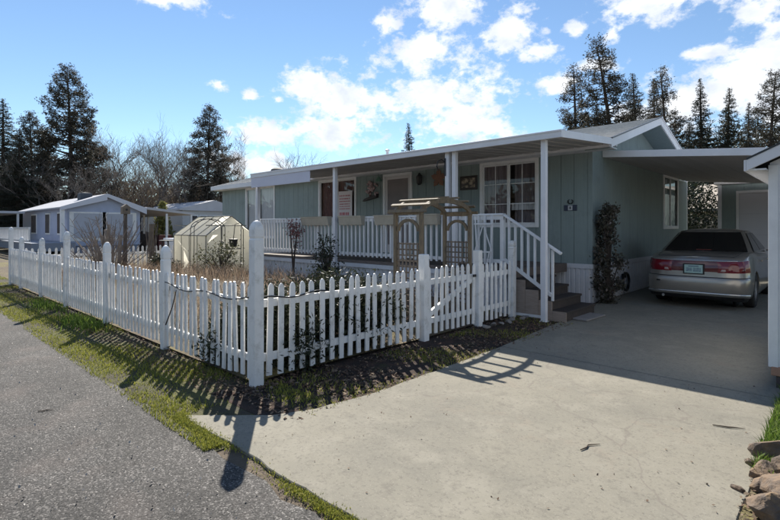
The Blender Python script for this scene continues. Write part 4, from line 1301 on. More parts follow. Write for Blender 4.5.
    # rear window
    def pane(t0, t1, u0, u1, off, name, rear=True):
        g = MB(); nt_, nu = 7, 12; vs = []
        for i in range(nt_ + 1):
            t = t0 + (t1 - t0) * i / nt_
            yr, yf, wr, wf, z = cab(t)
            for j in range(nu + 1):
                u = u0 + (u1 - u0) * j / nu
                if rear: vs.append(P(wr * u, yr + .10 * abs(u) ** 2.5 - off, z + off * .4))
                else: vs.append(P(wf * u, yf - .12 * abs(u) ** 2.5 + off, z + off * .4))
        g.add(vs, [(i * (nu + 1) + j, i * (nu + 1) + j + 1, (i + 1) * (nu + 1) + j + 1, (i + 1) * (nu + 1) + j) for i in range(nt_) for j in range(nu)])
        return g.build(name, DGL, car, smooth=True)
    pane(.05, .94, -.93, .93, .012, 'rear_window')
    pane(.05, .95, -.93, .93, .012, 'windscreen', False)
    for sx in (-1, 1):
        for s0, s1 in ((.10, .47), (.50, .93)):
            g = MB(); vs = []
            for t in (.08, .5, .92):
                yr, yf, wr, wf, z = cab(t)
                for s in np.linspace(s0 + (.05 if s0 < .2 else 0) * (1 - t) * -1, s1, 5):
                    vs.append(P(sx * ((wr + .02) * (1 - s) + (wf + .02) * s + .012), (yr + .10) * (1 - s) + (yf - .12) * s, z))
            g.add(vs, [(i * 5 + j, i * 5 + j + 1, (i + 1) * 5 + j + 1, (i + 1) * 5 + j) for i in range(2) for j in range(4)])
            g.build('side_window', DGL, car)
    # parcel shelf brake light
    MB().box(ox - .14, ox + .14, oy + 1.0, oy + 1.03, oz + 1.09, oz + 1.115).build('brake_light', RED, car)
    # lamp band across the tail, following the body
    def zz(z, y):
        f = (z - .55) / (.985 - .55)
        return .55 + f * (ztop(y) - .55)
    def rear_curve(u, z, off):
        """u in -1..1 round the tail"""
        s = abs(u) * 6.6; i = min(int(s), 5); f = s - i
        def ins(z):
            for (a, ea, sa), (b, eb, sb) in zip(lev, lev[1:]):
                if z <= b: q = (z - a) / (b - a); return ea + (eb - ea) * q, sa + (sb - sa) * q
            return lev[-1][1:]
        e, s_ = ins(z)
        xa, ya = plan(i, e, s_); xb, yb = plan(i + 1, e, s_)
        x = xa + (xb - xa) * f; y = ya + (yb - ya) * f
        tx, ty = xb - xa, yb - ya; l = math.hypot(tx, ty)
        x += ty / l * off * 1; y += -tx / l * off
        return P((1 if u >= 0 else -1) * x, y, zz(z, y))
    def band(u0, u1, z0, z1, off, m, name, parent=car):
        g = MB(); k = max(3, int(abs(u1 - u0) * 26)); q = 4; vs = []
        for i in range(k + 1):
            u = u0 + (u1 - u0) * i / k
            for j in range(q + 1):
                vs.append(rear_curve(u, z0 + (z1 - z0) * j / q, off if 0 < j < q and 0 < i < k else off * .3))
        g.add(vs, [(i * (q + 1) + j, (i + 1) * (q + 1) + j, (i + 1) * (q + 1) + j + 1, i * (q + 1) + j + 1) for i in range(k) for j in range(q)])
        o = g.build(name, m, parent, smooth=True); return o
    panel = band(-.66, .66, .715, .905, .006, DRED, 'tail_panel')
    for sx in (-1, 1):
        a, b = (.27, .66)
        tl = band(sx * a, sx * .985, .705, .905, .014, RED, 'tail_light')
        band(sx * .30, sx * .40, .725, .775, .020, CLEAR, 'reverse_lens', tl)
        band(sx * .68, sx * .80, .72, .79, .020, DRED, 'corner_lens', tl)
    band(-.62, .62, .909, .928, .012, CHROME, 'trim_strip')
    # plate in its dark recess
    PLATE = mat('plate_face', (.40, .56, .53), (.33, .50, .48), rough=.45, scale=14)
    pt = MB().box(ox - .185, ox + .185, oy + .035, oy + .062, oz + .665, oz + .865).build('plate_recess', BLK, car)
    pl_ = MB().box(ox - .158, ox + .158, oy + .026, oy + .034, oz + .685, oz + .845).build('licence_plate', PLATE, car)
    marks = MB(); x = -.125; rr = random.Random(8)
    for i in range(7):
        if i == 3: x += .02
        marks.box(ox + x, ox + x + .006, oy + .0235, oy + .0258, oz + .715, oz + .79); marks.box(ox + x + .018, ox + x + .024, oy + .0235, oy + .0258, oz + .715, oz + .79)
        zc = rr.choice((.722, .75, .783)); marks.box(ox + x + .0062, ox + x + .0178, oy + .0235, oy + .0258, oz + zc, oz + zc + .008)
        x += .034
    marks.build('plate_characters', mat('plate_ink', (.04, .07, .16), rough=.5), pl_)
    MB().box(ox - .09, ox + .09, oy + .0235, oy + .0258, oz + .812, oz + .826).build('plate_header', bpy.data.materials['plate_ink'], pl_)
    # bumper lip and black valance
    band(-.98, .98, .285, .33, .016, CHROME, 'bumper_lip')
    band(-.95, .95, .20, .27, .006, BLK, 'valance')
    band(-.97, .97, .612, .622, .004, BLK, 'bumper_gap')
    band(-.50, -.42, .50, .53, .010, BLK, 'badge')
    sm = MB()
    for sx in (-1, 1): sm.tube([P(sx * .66, .16, 1.003), P(sx * .70, .45, 1.045), P(sx * .70, .90, 1.078)], .004, 5)
    sm.tube([P(-.66, .16, 1.003), P(-.3, .125, 1.012), P(0, .12, 1.016), P(.3, .125, 1.012), P(.66, .16, 1.003)], .004, 5)
    sm.build('boot_seam', BLK, car)
    # wheels
    for wy in (1.05, 3.82):
        for sx in (-1, 1):
            tw = MB()
            prof = [(.20, -.10), (.30, -.105), (.325, -.085), (.335, -.04), (.335, .04), (.325, .085), (.30, .105), (.20, .10)]
            n_ = 28; vs = []; k = len(prof)
            for r_, a_ in prof:
                for j in range(n_):
                    t = 2 * math.pi * j / n_
                    vs.append(P(sx * .80 + a_, wy + r_ * math.cos(t), .335 + r_ * math.sin(t)))
            tw.add(vs, [(i * n_ + j, i * n_ + (j + 1) % n_, (i + 1) * n_ + (j + 1) % n_, (i + 1) * n_ + j) for i in range(k - 1) for j in range(n_)])
            wh = tw.build('wheel', TYRE, car, smooth=True)
            rm_ = MB(); xo = sx * .80 + sx * .075
            for q in range(7):
                t = 2 * math.pi * q / 7
                rm_.bar(P(xo, wy, .335), P(xo + sx * .005, wy + .205 * math.cos(t), .335 + .205 * math.sin(t)), .05, .03, (1, 0, 0))
            vs = []
            for r_, a_ in ((.215, .10), (.20, .095), (.195, .04)):
                for j in range(n_):
                    t = 2 * math.pi * j / n_; vs.append(P(sx * .80 + sx * a_, wy + r_ * math.cos(t), .335 + r_ * math.sin(t)))
            rm_.add(vs, [(i * n_ + j, i * n_ + (j + 1) % n_, (i + 1) * n_ + (j + 1) % n_, (i + 1) * n_ + j) for i in range(2) for j in range(n_)])
            rm_.tube([P(sx * .80 + sx * .03, wy, .335), P(sx * .80 + sx * .035, wy, .335)], .198, 24)
            rm_.tube([P(sx * .86, wy, .335), P(sx * .895, wy, .335)], .045, 14)
            rm_.build('rim', RIM, wh)
            MB().tube([P(sx * .55, wy, .335), P(sx * .60, wy, .335)], .40, 24).build('wheel_well', BLK, car)
    MB().box(ox - .78, ox + .78, oy + .35, oy + 4.6, oz + .16, oz + .30).build('underbody', BLK, car)
    for sx in (-1, 1):
        mm = MB().lathe([(.02, -.06), (.075, -.05), (.085, 0), (.075, .05), (.03, .07)], 10, P(sx * 1.0, 3.05, 1.07)); mm.bar(P(sx * .88, 3.08, 1.06), P(sx * .96, 3.06, 1.06), .05, .03)
        mm.build('wing_mirror', PAINT, car, smooth=True)
        for y in (1.75, 2.75): MB().box(ox + sx * .925 - .015, ox + sx * .925 + .015, oy + y, oy + y + .19, oz + .865, oz + .90).build('door_handle', PAINT, car, bevel=.006)
    MB().tube([P(-.55, -.01 + .06, .22), P(-.55, .3, .23)], .028, 10).build('exhaust', CHROME, car)
    return car


car = build_car(-2.27, 11.36, .013)
car.scale = (1.01, 1, 1.055)

# hose reel by the skirting
hr = thing('hose_reel', 'dark hose coil hanging low on the white skirting beside the car', 'hose', (-3.95, 12.7, 0))
cl = MB(); pts = [(-3.97 + .02 * math.sin(t * 1.3), 12.7 + (.20 + .006 * t / 6.3) * math.cos(t), .33 + (.20 + .006 * t / 6.3) * math.sin(t)) for t in np.linspace(0, 6.28 * 5, 110)]
cl.tube(pts, .014, 6).build('coil', BLACK, hr)
MB().box(-4.05, -3.99, 12.62, 12.78, .42, .52).build('hanger', BLACK, hr)

# ------------------------------------------------------------------ greenhouse and yard things
GH = thing('greenhouse', 'small cream polycarbonate greenhouse with open roof vent in the yard', 'greenhouse', (-15.1, 7.6, .2))
GX0, GX1, GY0, GY1, GE, GR = -16.25, -14.0, 6.8, 8.46, 1.42, 2.02
GYM = (GY0 + GY1) / 2
POLY = mat('cream_polycarbonate', (.84, .82, .73), (.76, .74, .66), rough=.3, scale=2, transl=.7)
FRAME = mat('greenhouse_frame', (.22, .22, .20), rough=.4, metal=.4)
n_ = 4; w_ = (GX1 - GX0) / n_
def pol(name, pts, m=None):
    return MB().add(pts, [tuple(range(len(pts)))]).build(name, m or POLY, GH)
for i in range(n_):
    a, b = GX0 + i * w_ + .012, GX0 + (i + 1) * w_ - .012
    for yw in (GY0, GY1): pol('wall_panel', [(a, yw, .25), (b, yw, .25), (b, yw, GE), (a, yw, GE)])
    pol('roof_panel', [(a, GY1, GE), (b, GY1, GE), (b, GYM, GR), (a, GYM, GR)])
    if i < 3: pol('roof_panel', [(a, GY0, GE), (b, GY0, GE), (b, GYM, GR), (a, GYM, GR)])
    else: pol('roof_panel', [(a, GY0, GE), (b, GY0, GE), (b, GYM - .4, 1.73), (a, GYM - .4, 1.73)])
MB().prism([(GYM - .50, 2.02), (GYM, GR + .01), (GYM, GR + .03), (GYM - .50, 2.04)], lambda p, q, d: (d, p, q), (a - .02, b + .06)).build('roof_vent', mat('blue_white_panel', (.50, .56, .64), rough=.25), GH)
for xg in (GX0, GX1):
    pol('gable_panel', [(xg, GY0, .25), (xg, GYM - .32, .25), (xg, GYM - .32, 1.72), (xg, GY0, GE)])
    pol('gable_panel', [(xg, GYM + .32, .25), (xg, GY1, .25), (xg, GY1, GE), (xg, GYM + .32, 1.72)])
    pol('gable_panel', [(xg, GYM - .31, 1.75), (xg, GYM + .31, 1.75), (xg, GYM, GR - .01)])
pol('door_panel', [(GX1, GYM - .3, .28), (GX1, GYM + .3, .28), (GX1, GYM + .3, 1.72), (GX1, GYM - .3, 1.72)])
fm = MB()
for i in range(n_ + 1):
    x = GX0 + i * w_
    for y0_ in (GY0, GY1):
        fm.bar((x, y0_, .2), (x, y0_, GE), .022, .022); fm.bar((x, y0_, GE), (x, GYM, GR + .005), .022, .026)
for y0_, z_ in ((GY0, GE), (GY1, GE), (GYM, GR + .01), (GY0, .25), (GY1, .25)): fm.bar((GX0, y0_, z_), (GX1, y0_, z_), .026, .026)
for xg in (GX0, GX1 + .01):
    for dy in (-.32, .32): fm.bar((xg, GYM + dy, .2), (xg, GYM + dy, 1.75), .024, .024)
    fm.bar((xg, GY0, 1.73), (xg, GYM + .5, 1.73), .022, .03); fm.bar((xg, GYM - .3, 1.0), (xg, GYM + .3, 1.0), .022, .04); fm.bar((xg, GY0, .25), (xg, GY1, .25), .025, .025)
fm.build('frame', FRAME, GH)

def yz(x, y): return yard_z(x, y)
t = thing('plant_stand', 'black wire plant stand in front of the greenhouse', 'plant stand', (-14.4, 5.8, yz(-14.4, 5.8)))
zb = yz(-14.4, 5.8); m_ = MB()
for a in np.linspace(0, 6.28, 4)[:-1]:
    m_.tube([(-14.4 + .22 * math.cos(a), 5.8 + .22 * math.sin(a), zb), (-14.4 + .09 * math.cos(a), 5.8 + .09 * math.sin(a), 1.28)], .012, 6)
m_.build('leg', BLACK, t)
MB().lathe([(.17, 1.27), (.20, 1.275), (.20, 1.295), (.16, 1.30)], 14, (-14.4, 5.8, 0)).build('tray', BLACK, t)
t = thing('wire_arch', 'thin dark wire garden arch in front of the greenhouse door', 'garden arch', (-12.9, 6.3, .4))
for dx in (0, .22):
    MB().tube([(-12.95 + dx, 6.3 - .45 * math.cos(a), .45 + (1.15 if 0 < a < math.pi else 0) * 1 + .30 * math.sin(a)) if 0 < a < math.pi else (-12.95 + dx, 6.3 - .45 * math.cos(a), .4) for a in np.linspace(0, math.pi, 16)], .010, 6).build('hoop', BLACK, t)
for i in range(6):
    a = .3 + i * .5
    MB().tube([(-12.95, 6.3 - .45 * math.cos(a), 1.6 + .30 * math.sin(a)), (-12.73, 6.3 - .45 * math.cos(a), 1.6 + .30 * math.sin(a))], .008, 5).build('rung', BLACK, t)
t = thing('flower_pot', 'black hanging flower pot near the left end of the porch', 'pot', (-12.6, 6.9, 1.2))
MB().lathe([(.09, 1.12), (.12, 1.32), (.13, 1.34), (.12, 1.345), (.02, 1.33)], 14, (-12.55, 6.9, 0)).build('pot', BLACK, t)
MB().tube([(-12.55, 6.9, 1.34), (-12.55, 6.95, 1.75), (-12.5, 7.1, 1.80), (-12.45, 7.15, 1.6), (-12.45, 7.15, .4)], .012, 6).build('crook', BLACK, t)
t = thing('storage_bin', 'white plastic storage bin behind the far picket fence', 'bin', (-19.6, 8.2, 0))
MB().prism([(-.42, 0), (.42, 0), (.46, 1.15), (-.46, 1.15)], lambda p, q, d: (-19.6 + p, 8.4 + d, q), (-.4, .4)).build('body', mat('white_plastic', (.66, .68, .72), rough=.4), t, bevel=.03, seg=2)
MB().box(-20.1, -19.1, 7.97, 8.83, 1.152, 1.24).build('lid', mat('white_plastic_lid', (.62, .64, .70), rough=.4), t, bevel=.02, seg=2)
t = thing('bird_house', 'weathered bird house on a trunk post among the bare branches', 'bird house', (-15.0, 4.9, 0))
MB().tube([(-15.0, 4.9, 0), (-15.02, 4.9, 1.2), (-15.0, 4.9, 2.05)], [.06, .055, .05], 9).build('post', GBARK, t)
MB().prism([(-.10, 0), (.10, 0), (.10, .20), (0, .28), (-.10, .20)], lambda p, q, d: (-15.0 + d, 4.9 + p, 2.05 + q), (-.09, .09)).build('box', LATTICE, t)
MB().tube([(-14.905, 4.9, 2.17), (-14.895, 4.9, 2.17)], .03, 10).build('hole', BLACK, t)
t = thing('weathered_post', 'thick weathered post with clinging stems near the far fence', 'post', (-16.4, 6.0, 0))
MB().tube([(-16.3, 6.1, 0), (-16.3, 6.1, 1.78)], [.085, .075], 9).build('post', LATTICE, t)
m_ = MB()
for q in range(9):
    a = q * .7
    m_.tube([(-16.3 + .12 * math.cos(a), 6.1 + .12 * math.sin(a), .2), (-16.3 + .13 * math.cos(a + .8), 6.1 + .13 * math.sin(a + .8), 1.0), (-16.3 + .2 * math.cos(a + 1.5), 6.1 + .2 * math.sin(a + 1.5), 1.75 + .1 * math.sin(q))], [.014, .011, .006], 5)
m_.build('stems', TWIG, t)


# ------------------------------------------------------------------ rocks
def rock(name, p, s, seed, m, label, group, flat=.5):
    r = random.Random(seed)
    bm = bmesh.new(); bmesh.ops.create_icosphere(bm, subdivisions=3, radius=1)
    ax = [Vector((r.gauss(0, 1), r.gauss(0, 1), r.gauss(0, .8))).normalized() for _ in range(12)]
    cut = [r.uniform(.42, .80) for _ in range(12)]
    for v in bm.verts:
        for a, c_ in zip(ax, cut):
            d_ = v.co.dot(a)
            if d_ > c_: v.co -= a * (d_ - c_)
        v.co *= 1 + .05 * math.sin(v.co.x * 7 + seed) * math.sin(v.co.y * 6 + v.co.z * 8) + r.gauss(0, .018)
        v.co = Vector((v.co.x * s[0], v.co.y * s[1], v.co.z * s[2]))
    me = bpy.data.meshes.new(name); bm.to_mesh(me); bm.free(); me.materials.append(m)
    o = obj(name, me, loc=p); o.rotation_euler = (r.uniform(-.25, .25), r.uniform(-.3, .3), r.uniform(0, 6.28))
    return tag(o, label, 'rock', group)


RK = [((-.30, 4.36, .08), (.17, .24, .14), 'tan angular flagstone at the back end of the rock border by the grass'), ((-.18, 4.06, .14), (.22, .20, .10), 'tilted tan flagstone leaning over a dark gap in the rock border'),
      ((-.37, 4.02, .04), (.11, .15, .07), 'low brown stone at the driveway edge in the rock border'), ((-.22, 3.74, .13), (.24, .22, .10), 'broad rust streaked flagstone in the middle of the rock border'),
      ((-.28, 3.46, .07), (.21, .22, .13), 'grey brown flagstone at the near end of the rock border'), ((-.10, 3.52, .19), (.17, .20, .07), 'rust orange flagstone lying on top of the near stones'),
      ((-.47, 3.70, .02), (.05, .06, .03), 'small dark stone loose on the driveway beside the border'), ((-.47, 4.16, .03), (.06, .05, .04), 'small black stone at the driveway edge near the tan flagstone'),
      ((-.06, 3.92, .04), (.24, .22, .12), 'dark stone in the hollow of the rock border'), ((-.30, 3.82, .03), (.16, .14, .09), 'brown stone half buried under the rust streaked flagstone'), ((-.14, 4.3, .05), (.2, .2, .12), 'tan stone half hidden in the grass behind the rock border')]
for i, (p, s, lab) in enumerate(RK): rock('border_rock', (p[0] - .02, p[1], p[2] * .9), tuple(q * .92 for q in s), i + 3, STONE, lab, 'rock border beside the driveway')
ORD = ['first', 'second', 'third', 'fourth', 'fifth', 'sixth', 'seventh']
rr = random.Random(21)
for i in range(7):
    u = i / 6
    rock('edging_stone', (-4.30 + rr.uniform(-.06, .1), 6.9 + u * 1.25, .03), (rr.uniform(.05, .10), rr.uniform(.05, .09), rr.uniform(.03, .05)), 40 + i, RIVER,
         ORD[i] + ' small grey stone from the gate at the foot of the short fence', 'edging stones')

# ------------------------------------------------------------------ shrubs and vines
def leaf_quads(P, size, r, up=.3, aspect=.45):
    n = len(P)
    d = r.normal(0, 1, (n, 3)); d[:, 2] += up; d /= np.linalg.norm(d, axis=1)[:, None]
    q = r.normal(0, 1, (n, 3)); s = np.cross(d, q); s /= np.linalg.norm(s, axis=1)[:, None]
    L_ = r.uniform(size[0], size[1], n)[:, None]
    a = P; b = P + d * L_ * .5 + s * L_ * aspect * .5; c = P + d * L_; e = P + d * L_ * .5 - s * L_ * aspect * .5
    return np.stack([a, b, c, e], 1).reshape(-1, 3), np.arange(n)[:, None] * 4 + [0, 1, 2, 3]


def shrub(name, label, cat, base, rad, h, n, size, m, seed, clumps=14, z0=.15, stems=6, group=None, up=.3, aspect=.45):
    r = np.random.default_rng(seed)
    t = thing(name, label, cat, base, group)
    cz_ = r.uniform(z0, 1, clumps); ang = r.uniform(0, 6.28, clumps)
    prof = np.sin(np.clip(cz_, .05, 1) * math.pi * .8 + .35) ** .7
    rr_ = r.uniform(.2, 1, clumps) ** .6 * prof * rad
    C = np.stack([base[0] + rr_ * np.cos(ang), base[1] + rr_ * np.sin(ang), base[2] + cz_ * h * .92], 1)
    idx = r.integers(0, clumps, n)
    cs = min(rad * .5, h * .28)
    P = C[idx] + r.normal(0, 1, (n, 3)) * np.array([cs * .5, cs * .5, cs * .55])
    P[:, 2] = np.maximum(P[:, 2], base[2] + .02)
    V, F = leaf_quads(P, size, r, up, aspect)
    obj('foliage', np_mesh('foliage', V, F, m), t)
    sm = MB()
    for i in range(stems):
        c = C[i % clumps]
        mid = (base[0] * .6 + c[0] * .4, base[1] * .6 + c[1] * .4, base[2] + (c[2] - base[2]) * .5)
        sm.tube([(base[0] + r.normal(0, .03), base[1] + r.normal(0, .03), base[2] - .03), mid, tuple(c)], [.022, .016, .007], 6)
    sm.build('stems', BARK, t)
    return t


BUSH = [(-5.0, 3.35, .45, .80, 'dark evergreen shrub filling the fence corner behind the tall post'), (-4.98, 4.05, .42, .85, 'dark evergreen shrub behind the driveway side pickets, next to the corner shrub'),
        (-4.95, 4.75, .42, .82, 'dark evergreen shrub behind the driveway side pickets near the gate'), (-5.55, 3.12, .40, .62, 'low dark shrub behind the long fence just left of the corner')]
for i, (x, y, ra, h_, lab) in enumerate(BUSH):
    shrub('evergreen_shrub', lab, 'shrub', (x, y, yz(x, y) - .02), ra, h_, 9500, (.045, .085), SHRUBL, 60 + i, 22, .05, 8, 'shrubs behind the picket fence', .4, .3)
shrub('evergreen_shrub', 'sparse twiggy upright shrub in front of the porch railing below the paper sign', 'shrub', (-8.9, 7.3, .35), .36, 1.20, 900, (.05, .10), SHRUBL, 71, 22, .05, 22, 'shrubs in front of the porch')
shrub('evergreen_shrub', 'olive shrub at the left end of the porch beside the greenhouse', 'shrub', (-12.1, 6.3, .38), .62, .85, 1300, (.04, .09), OLIVEL, 72, 24, .05, 24, 'shrubs in front of the porch')
shrub('evergreen_shrub', 'low dark shrub at the foot of the wire plant stand', 'shrub', (-13.6, 5.4, .38), .45, .45, 1800, (.04, .09), SHRUBL, 73, 10, .05, 5, 'shrubs in front of the porch')
shrub('red_leaf_shrub', 'thin shrub with dusky red leaves in front of the left porch railing', 'shrub', (-10.9, 7.75, .40), .26, 1.50, 330, (.05, .09), REDL, 74, 12, .55, 4)
shrub('climbing_shrub', 'tall narrow dusty leaved shrub at the corner of the home', 'shrub', (-3.80, 11.0, 0), .27, 2.2, 4800, (.03, .095), VINEL, 75, 44, .03, 26, aspect=.6)
shrub('leafy_bush', 'large dark bush in the gap between the home and the garage', 'bush', (-5.2, 23.2, 0), 1.7, 3.6, 22000, (.06, .15), SHRUBL, 76, 40, .05, 8, aspect=.5)

# ------------------------------------------------------------------ neighbouring homes
nb = thing('neighbour_home', 'pale lavender mobile home with white low gable roof beyond the yard', 'house', (-42, 10.5, 0))
NX0, NX1, NY0, NY1 = -49.5, -36.0, 8.35, 12.7; NM = (NY0 + NY1) / 2
def nzr(y): return 3.92 - .36 * abs(y - NM)
nw = MB().box(NX0, NX1, NY0, NY1, .5, 2.95)
nw.prism([(NY0, 2.95), (NY1, 2.95), (NM, nzr(NM) - .12)], lambda p, q, d: (d, p, q), (NX0, NX1))
nw.build('wall', LAV, nb)
MB().box(NX0 + .1, NX1 - .1, NY0 + .05, NY1 - .05, 0, .5).build('skirting', mat('blue_skirting', (.20, .24, .33), rough=.7), nb)
nr = MB()
for a, b in ((NY0 - .45, NM), (NM, NY1 + .3)):
    nr.prism([(a, nzr(a)), (b, nzr(b)), (b, nzr(b) - .08), (a, nzr(a) - .08)], lambda p, q, d: (d, p, q), (NX0 - .2, NX1 + .38))
nr = nr.build('roof', LAVR, nb)
for a, b in ((NY0 - .45, NM), (NM, NY1 + .3)):
    MB().prism([(a, nzr(a) + .01), (b, nzr(b) + .01), (b, nzr(b) - .42), (a, nzr(a) - .22)], lambda p, q, d: (d, p, q), (NX1 + .382, NX1 + .42)).build('rake_board', mat('lavender_white', (.60, .61, .68), rough=.6) if a < NM else bpy.data.materials['lavender_white'], nr)
for y0_, y1_, z0_, z1_ in ((9.0, 10.1, 1.3, 2.6), (10.9, 12.0, 1.3, 2.6)):
    f = MB().box(NX1, NX1 + .05, y0_ - .55, y1_ + .45, z0_ - .5, z1_ + .1).build('window', WHITE, nb)
    MB().box(NX1 + .051, NX1 + .07, y0_ - .3, y1_ + .2, z0_ - .3, z1_).build('pane', mat('pale_blind', (.46, .48, .55), (.40, .42, .48), rough=.7, scale=2) if y0_ < 10 else bpy.data.materials['pale_blind'], f)
for x0_, x1_ in ((-38.2, -37.0), (-41.5, -40.4), (-46, -44.5)):
    f = MB().box(x0_ - .1, x1_ + .1, NY0 - .05, NY0, 1.2, 2.7).build('window', WHITE, nb)
    MB().box(x0_, x1_, NY0 - .07, NY0 - .051, 1.3, 2.6).build('pane', DIM, f)
MB().lathe([(.36, 0), (.36, .5), (.30, .56), (.05, .60)], c=(-38.2, 9.9, 3.5), sq=True).build('roof_cooler', mat('blue_grey_vent', (.05, .06, .075), rough=.7), nr)
MB().box(NX1 + .0, NX1 + .3, NY0 - .4, NY0 - .2, 0, 2.9).build('corner_post', WHITE, nb)
na = thing('neighbour_carport', 'low flat white carport roof beside the lavender home', 'carport', (-39, 15, 0))
MB().prism([(NY1 + .32, 2.95), (16.4, 2.62), (16.4, 2.78), (NY1 + .32, 3.12)], lambda p, q, d: (d, p, q), (-46, -35.6)).build('roof', LAVR, na)
for x_ in (-35.7, -40, -44):
    for y_ in (14.4, 16.2): MB().box(x_ - .06, x_ + .06, y_ - .06, y_ + .06, 0, 2.68).build('post', WHITE, na)
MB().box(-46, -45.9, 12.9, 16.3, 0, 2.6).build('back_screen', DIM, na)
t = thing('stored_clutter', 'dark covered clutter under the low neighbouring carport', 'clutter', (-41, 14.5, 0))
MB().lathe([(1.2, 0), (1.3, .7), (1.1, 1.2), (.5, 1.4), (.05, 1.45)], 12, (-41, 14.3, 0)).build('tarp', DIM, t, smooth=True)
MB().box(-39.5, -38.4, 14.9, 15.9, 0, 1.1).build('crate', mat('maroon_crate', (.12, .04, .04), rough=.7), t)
nl = thing('neighbour_awning', 'flat white awning on thin posts at the far left', 'awning', (-48, 5, 0))
MB().box(-56, -45.5, 3.2, 7.8, 2.75, 2.92).build('roof', LAVR, nl)
for x_, y_ in ((-45.7, 3.4), (-45.7, 7.4), (-50, 3.4), (-54, 3.4)): MB().box(x_ - .07, x_ + .07, y_ - .07, y_ + .07, 0, 2.749).build('post', WHITE, nl)
dk_ = thing('neighbour_railing', 'white deck railing in front of the lavender home', 'railing', (-40, 7, 0))
for z_ in (.85, 1.6): MB().box(-44.5, -33.5, 5.9, 6.0, z_, z_ + .1).build('rail', WHITE, dk_)
for i in range(37): MB().box(-44.4 + i * .3, -44.3 + i * .3, 5.92, 5.98, .9, 1.6).build('baluster', WHITE, dk_)
MB().box(-44.5, -33.5, 6.05, 8.2, .3, .78).build('deck', mat('blue_grey_deck', (.22, .25, .31), rough=.8), dk_)

n2 = thing('neighbour_home', 'pale grey mobile home with low roof behind the greenhouse', 'house', (-47, 22, 0))
MB().box(-56, -45, 19.6, 25.6, .3, 3.5).build('wall', CREAM, n2)
MB().prism([(19.2, 3.45), (22.6, 4.35), (26, 3.45), (26, 3.3), (19.2, 3.3)], lambda p, q, d: (d, p, q), (-56.3, -44.7)).build('roof', LAVR, n2)
for y0_, y1_ in ((20.4, 21.0), (21.3, 21.9), (23.2, 24.2)):
    f = MB().box(-45, -44.95, y0_ - .1, y1_ + .1, 1.9, 2.9).build('window', WHITE, n2)
    MB().box(-44.949, -44.93, y0_, y1_, 2.0, 2.8).build('pane', DIM, f)
MB().box(-44.9, -42.5, 19.4, 25.6, 1.55, 1.75).build('lower_roof', LAVR, n2)
n3 = thing('neighbour_shed', 'tan shed roof glimpsed through the gap beside the garage', 'shed', (-3, 30, 0))
MB().box(-6, 1, 28, 33, 0, 2.6).build('wall', BEIGE, n3)
MB().prism([(27.5, 2.6), (33.5, 4.2), (33.5, 4.05), (27.5, 2.45)], lambda p, q, d: (d, p, q), (-6.4, 1.4)).build('roof', BEIGE, n3)
t = thing('golden_conifer', 'small yellow green conifer beside the pale grey home', 'shrub', (-44, 17.4, 0))


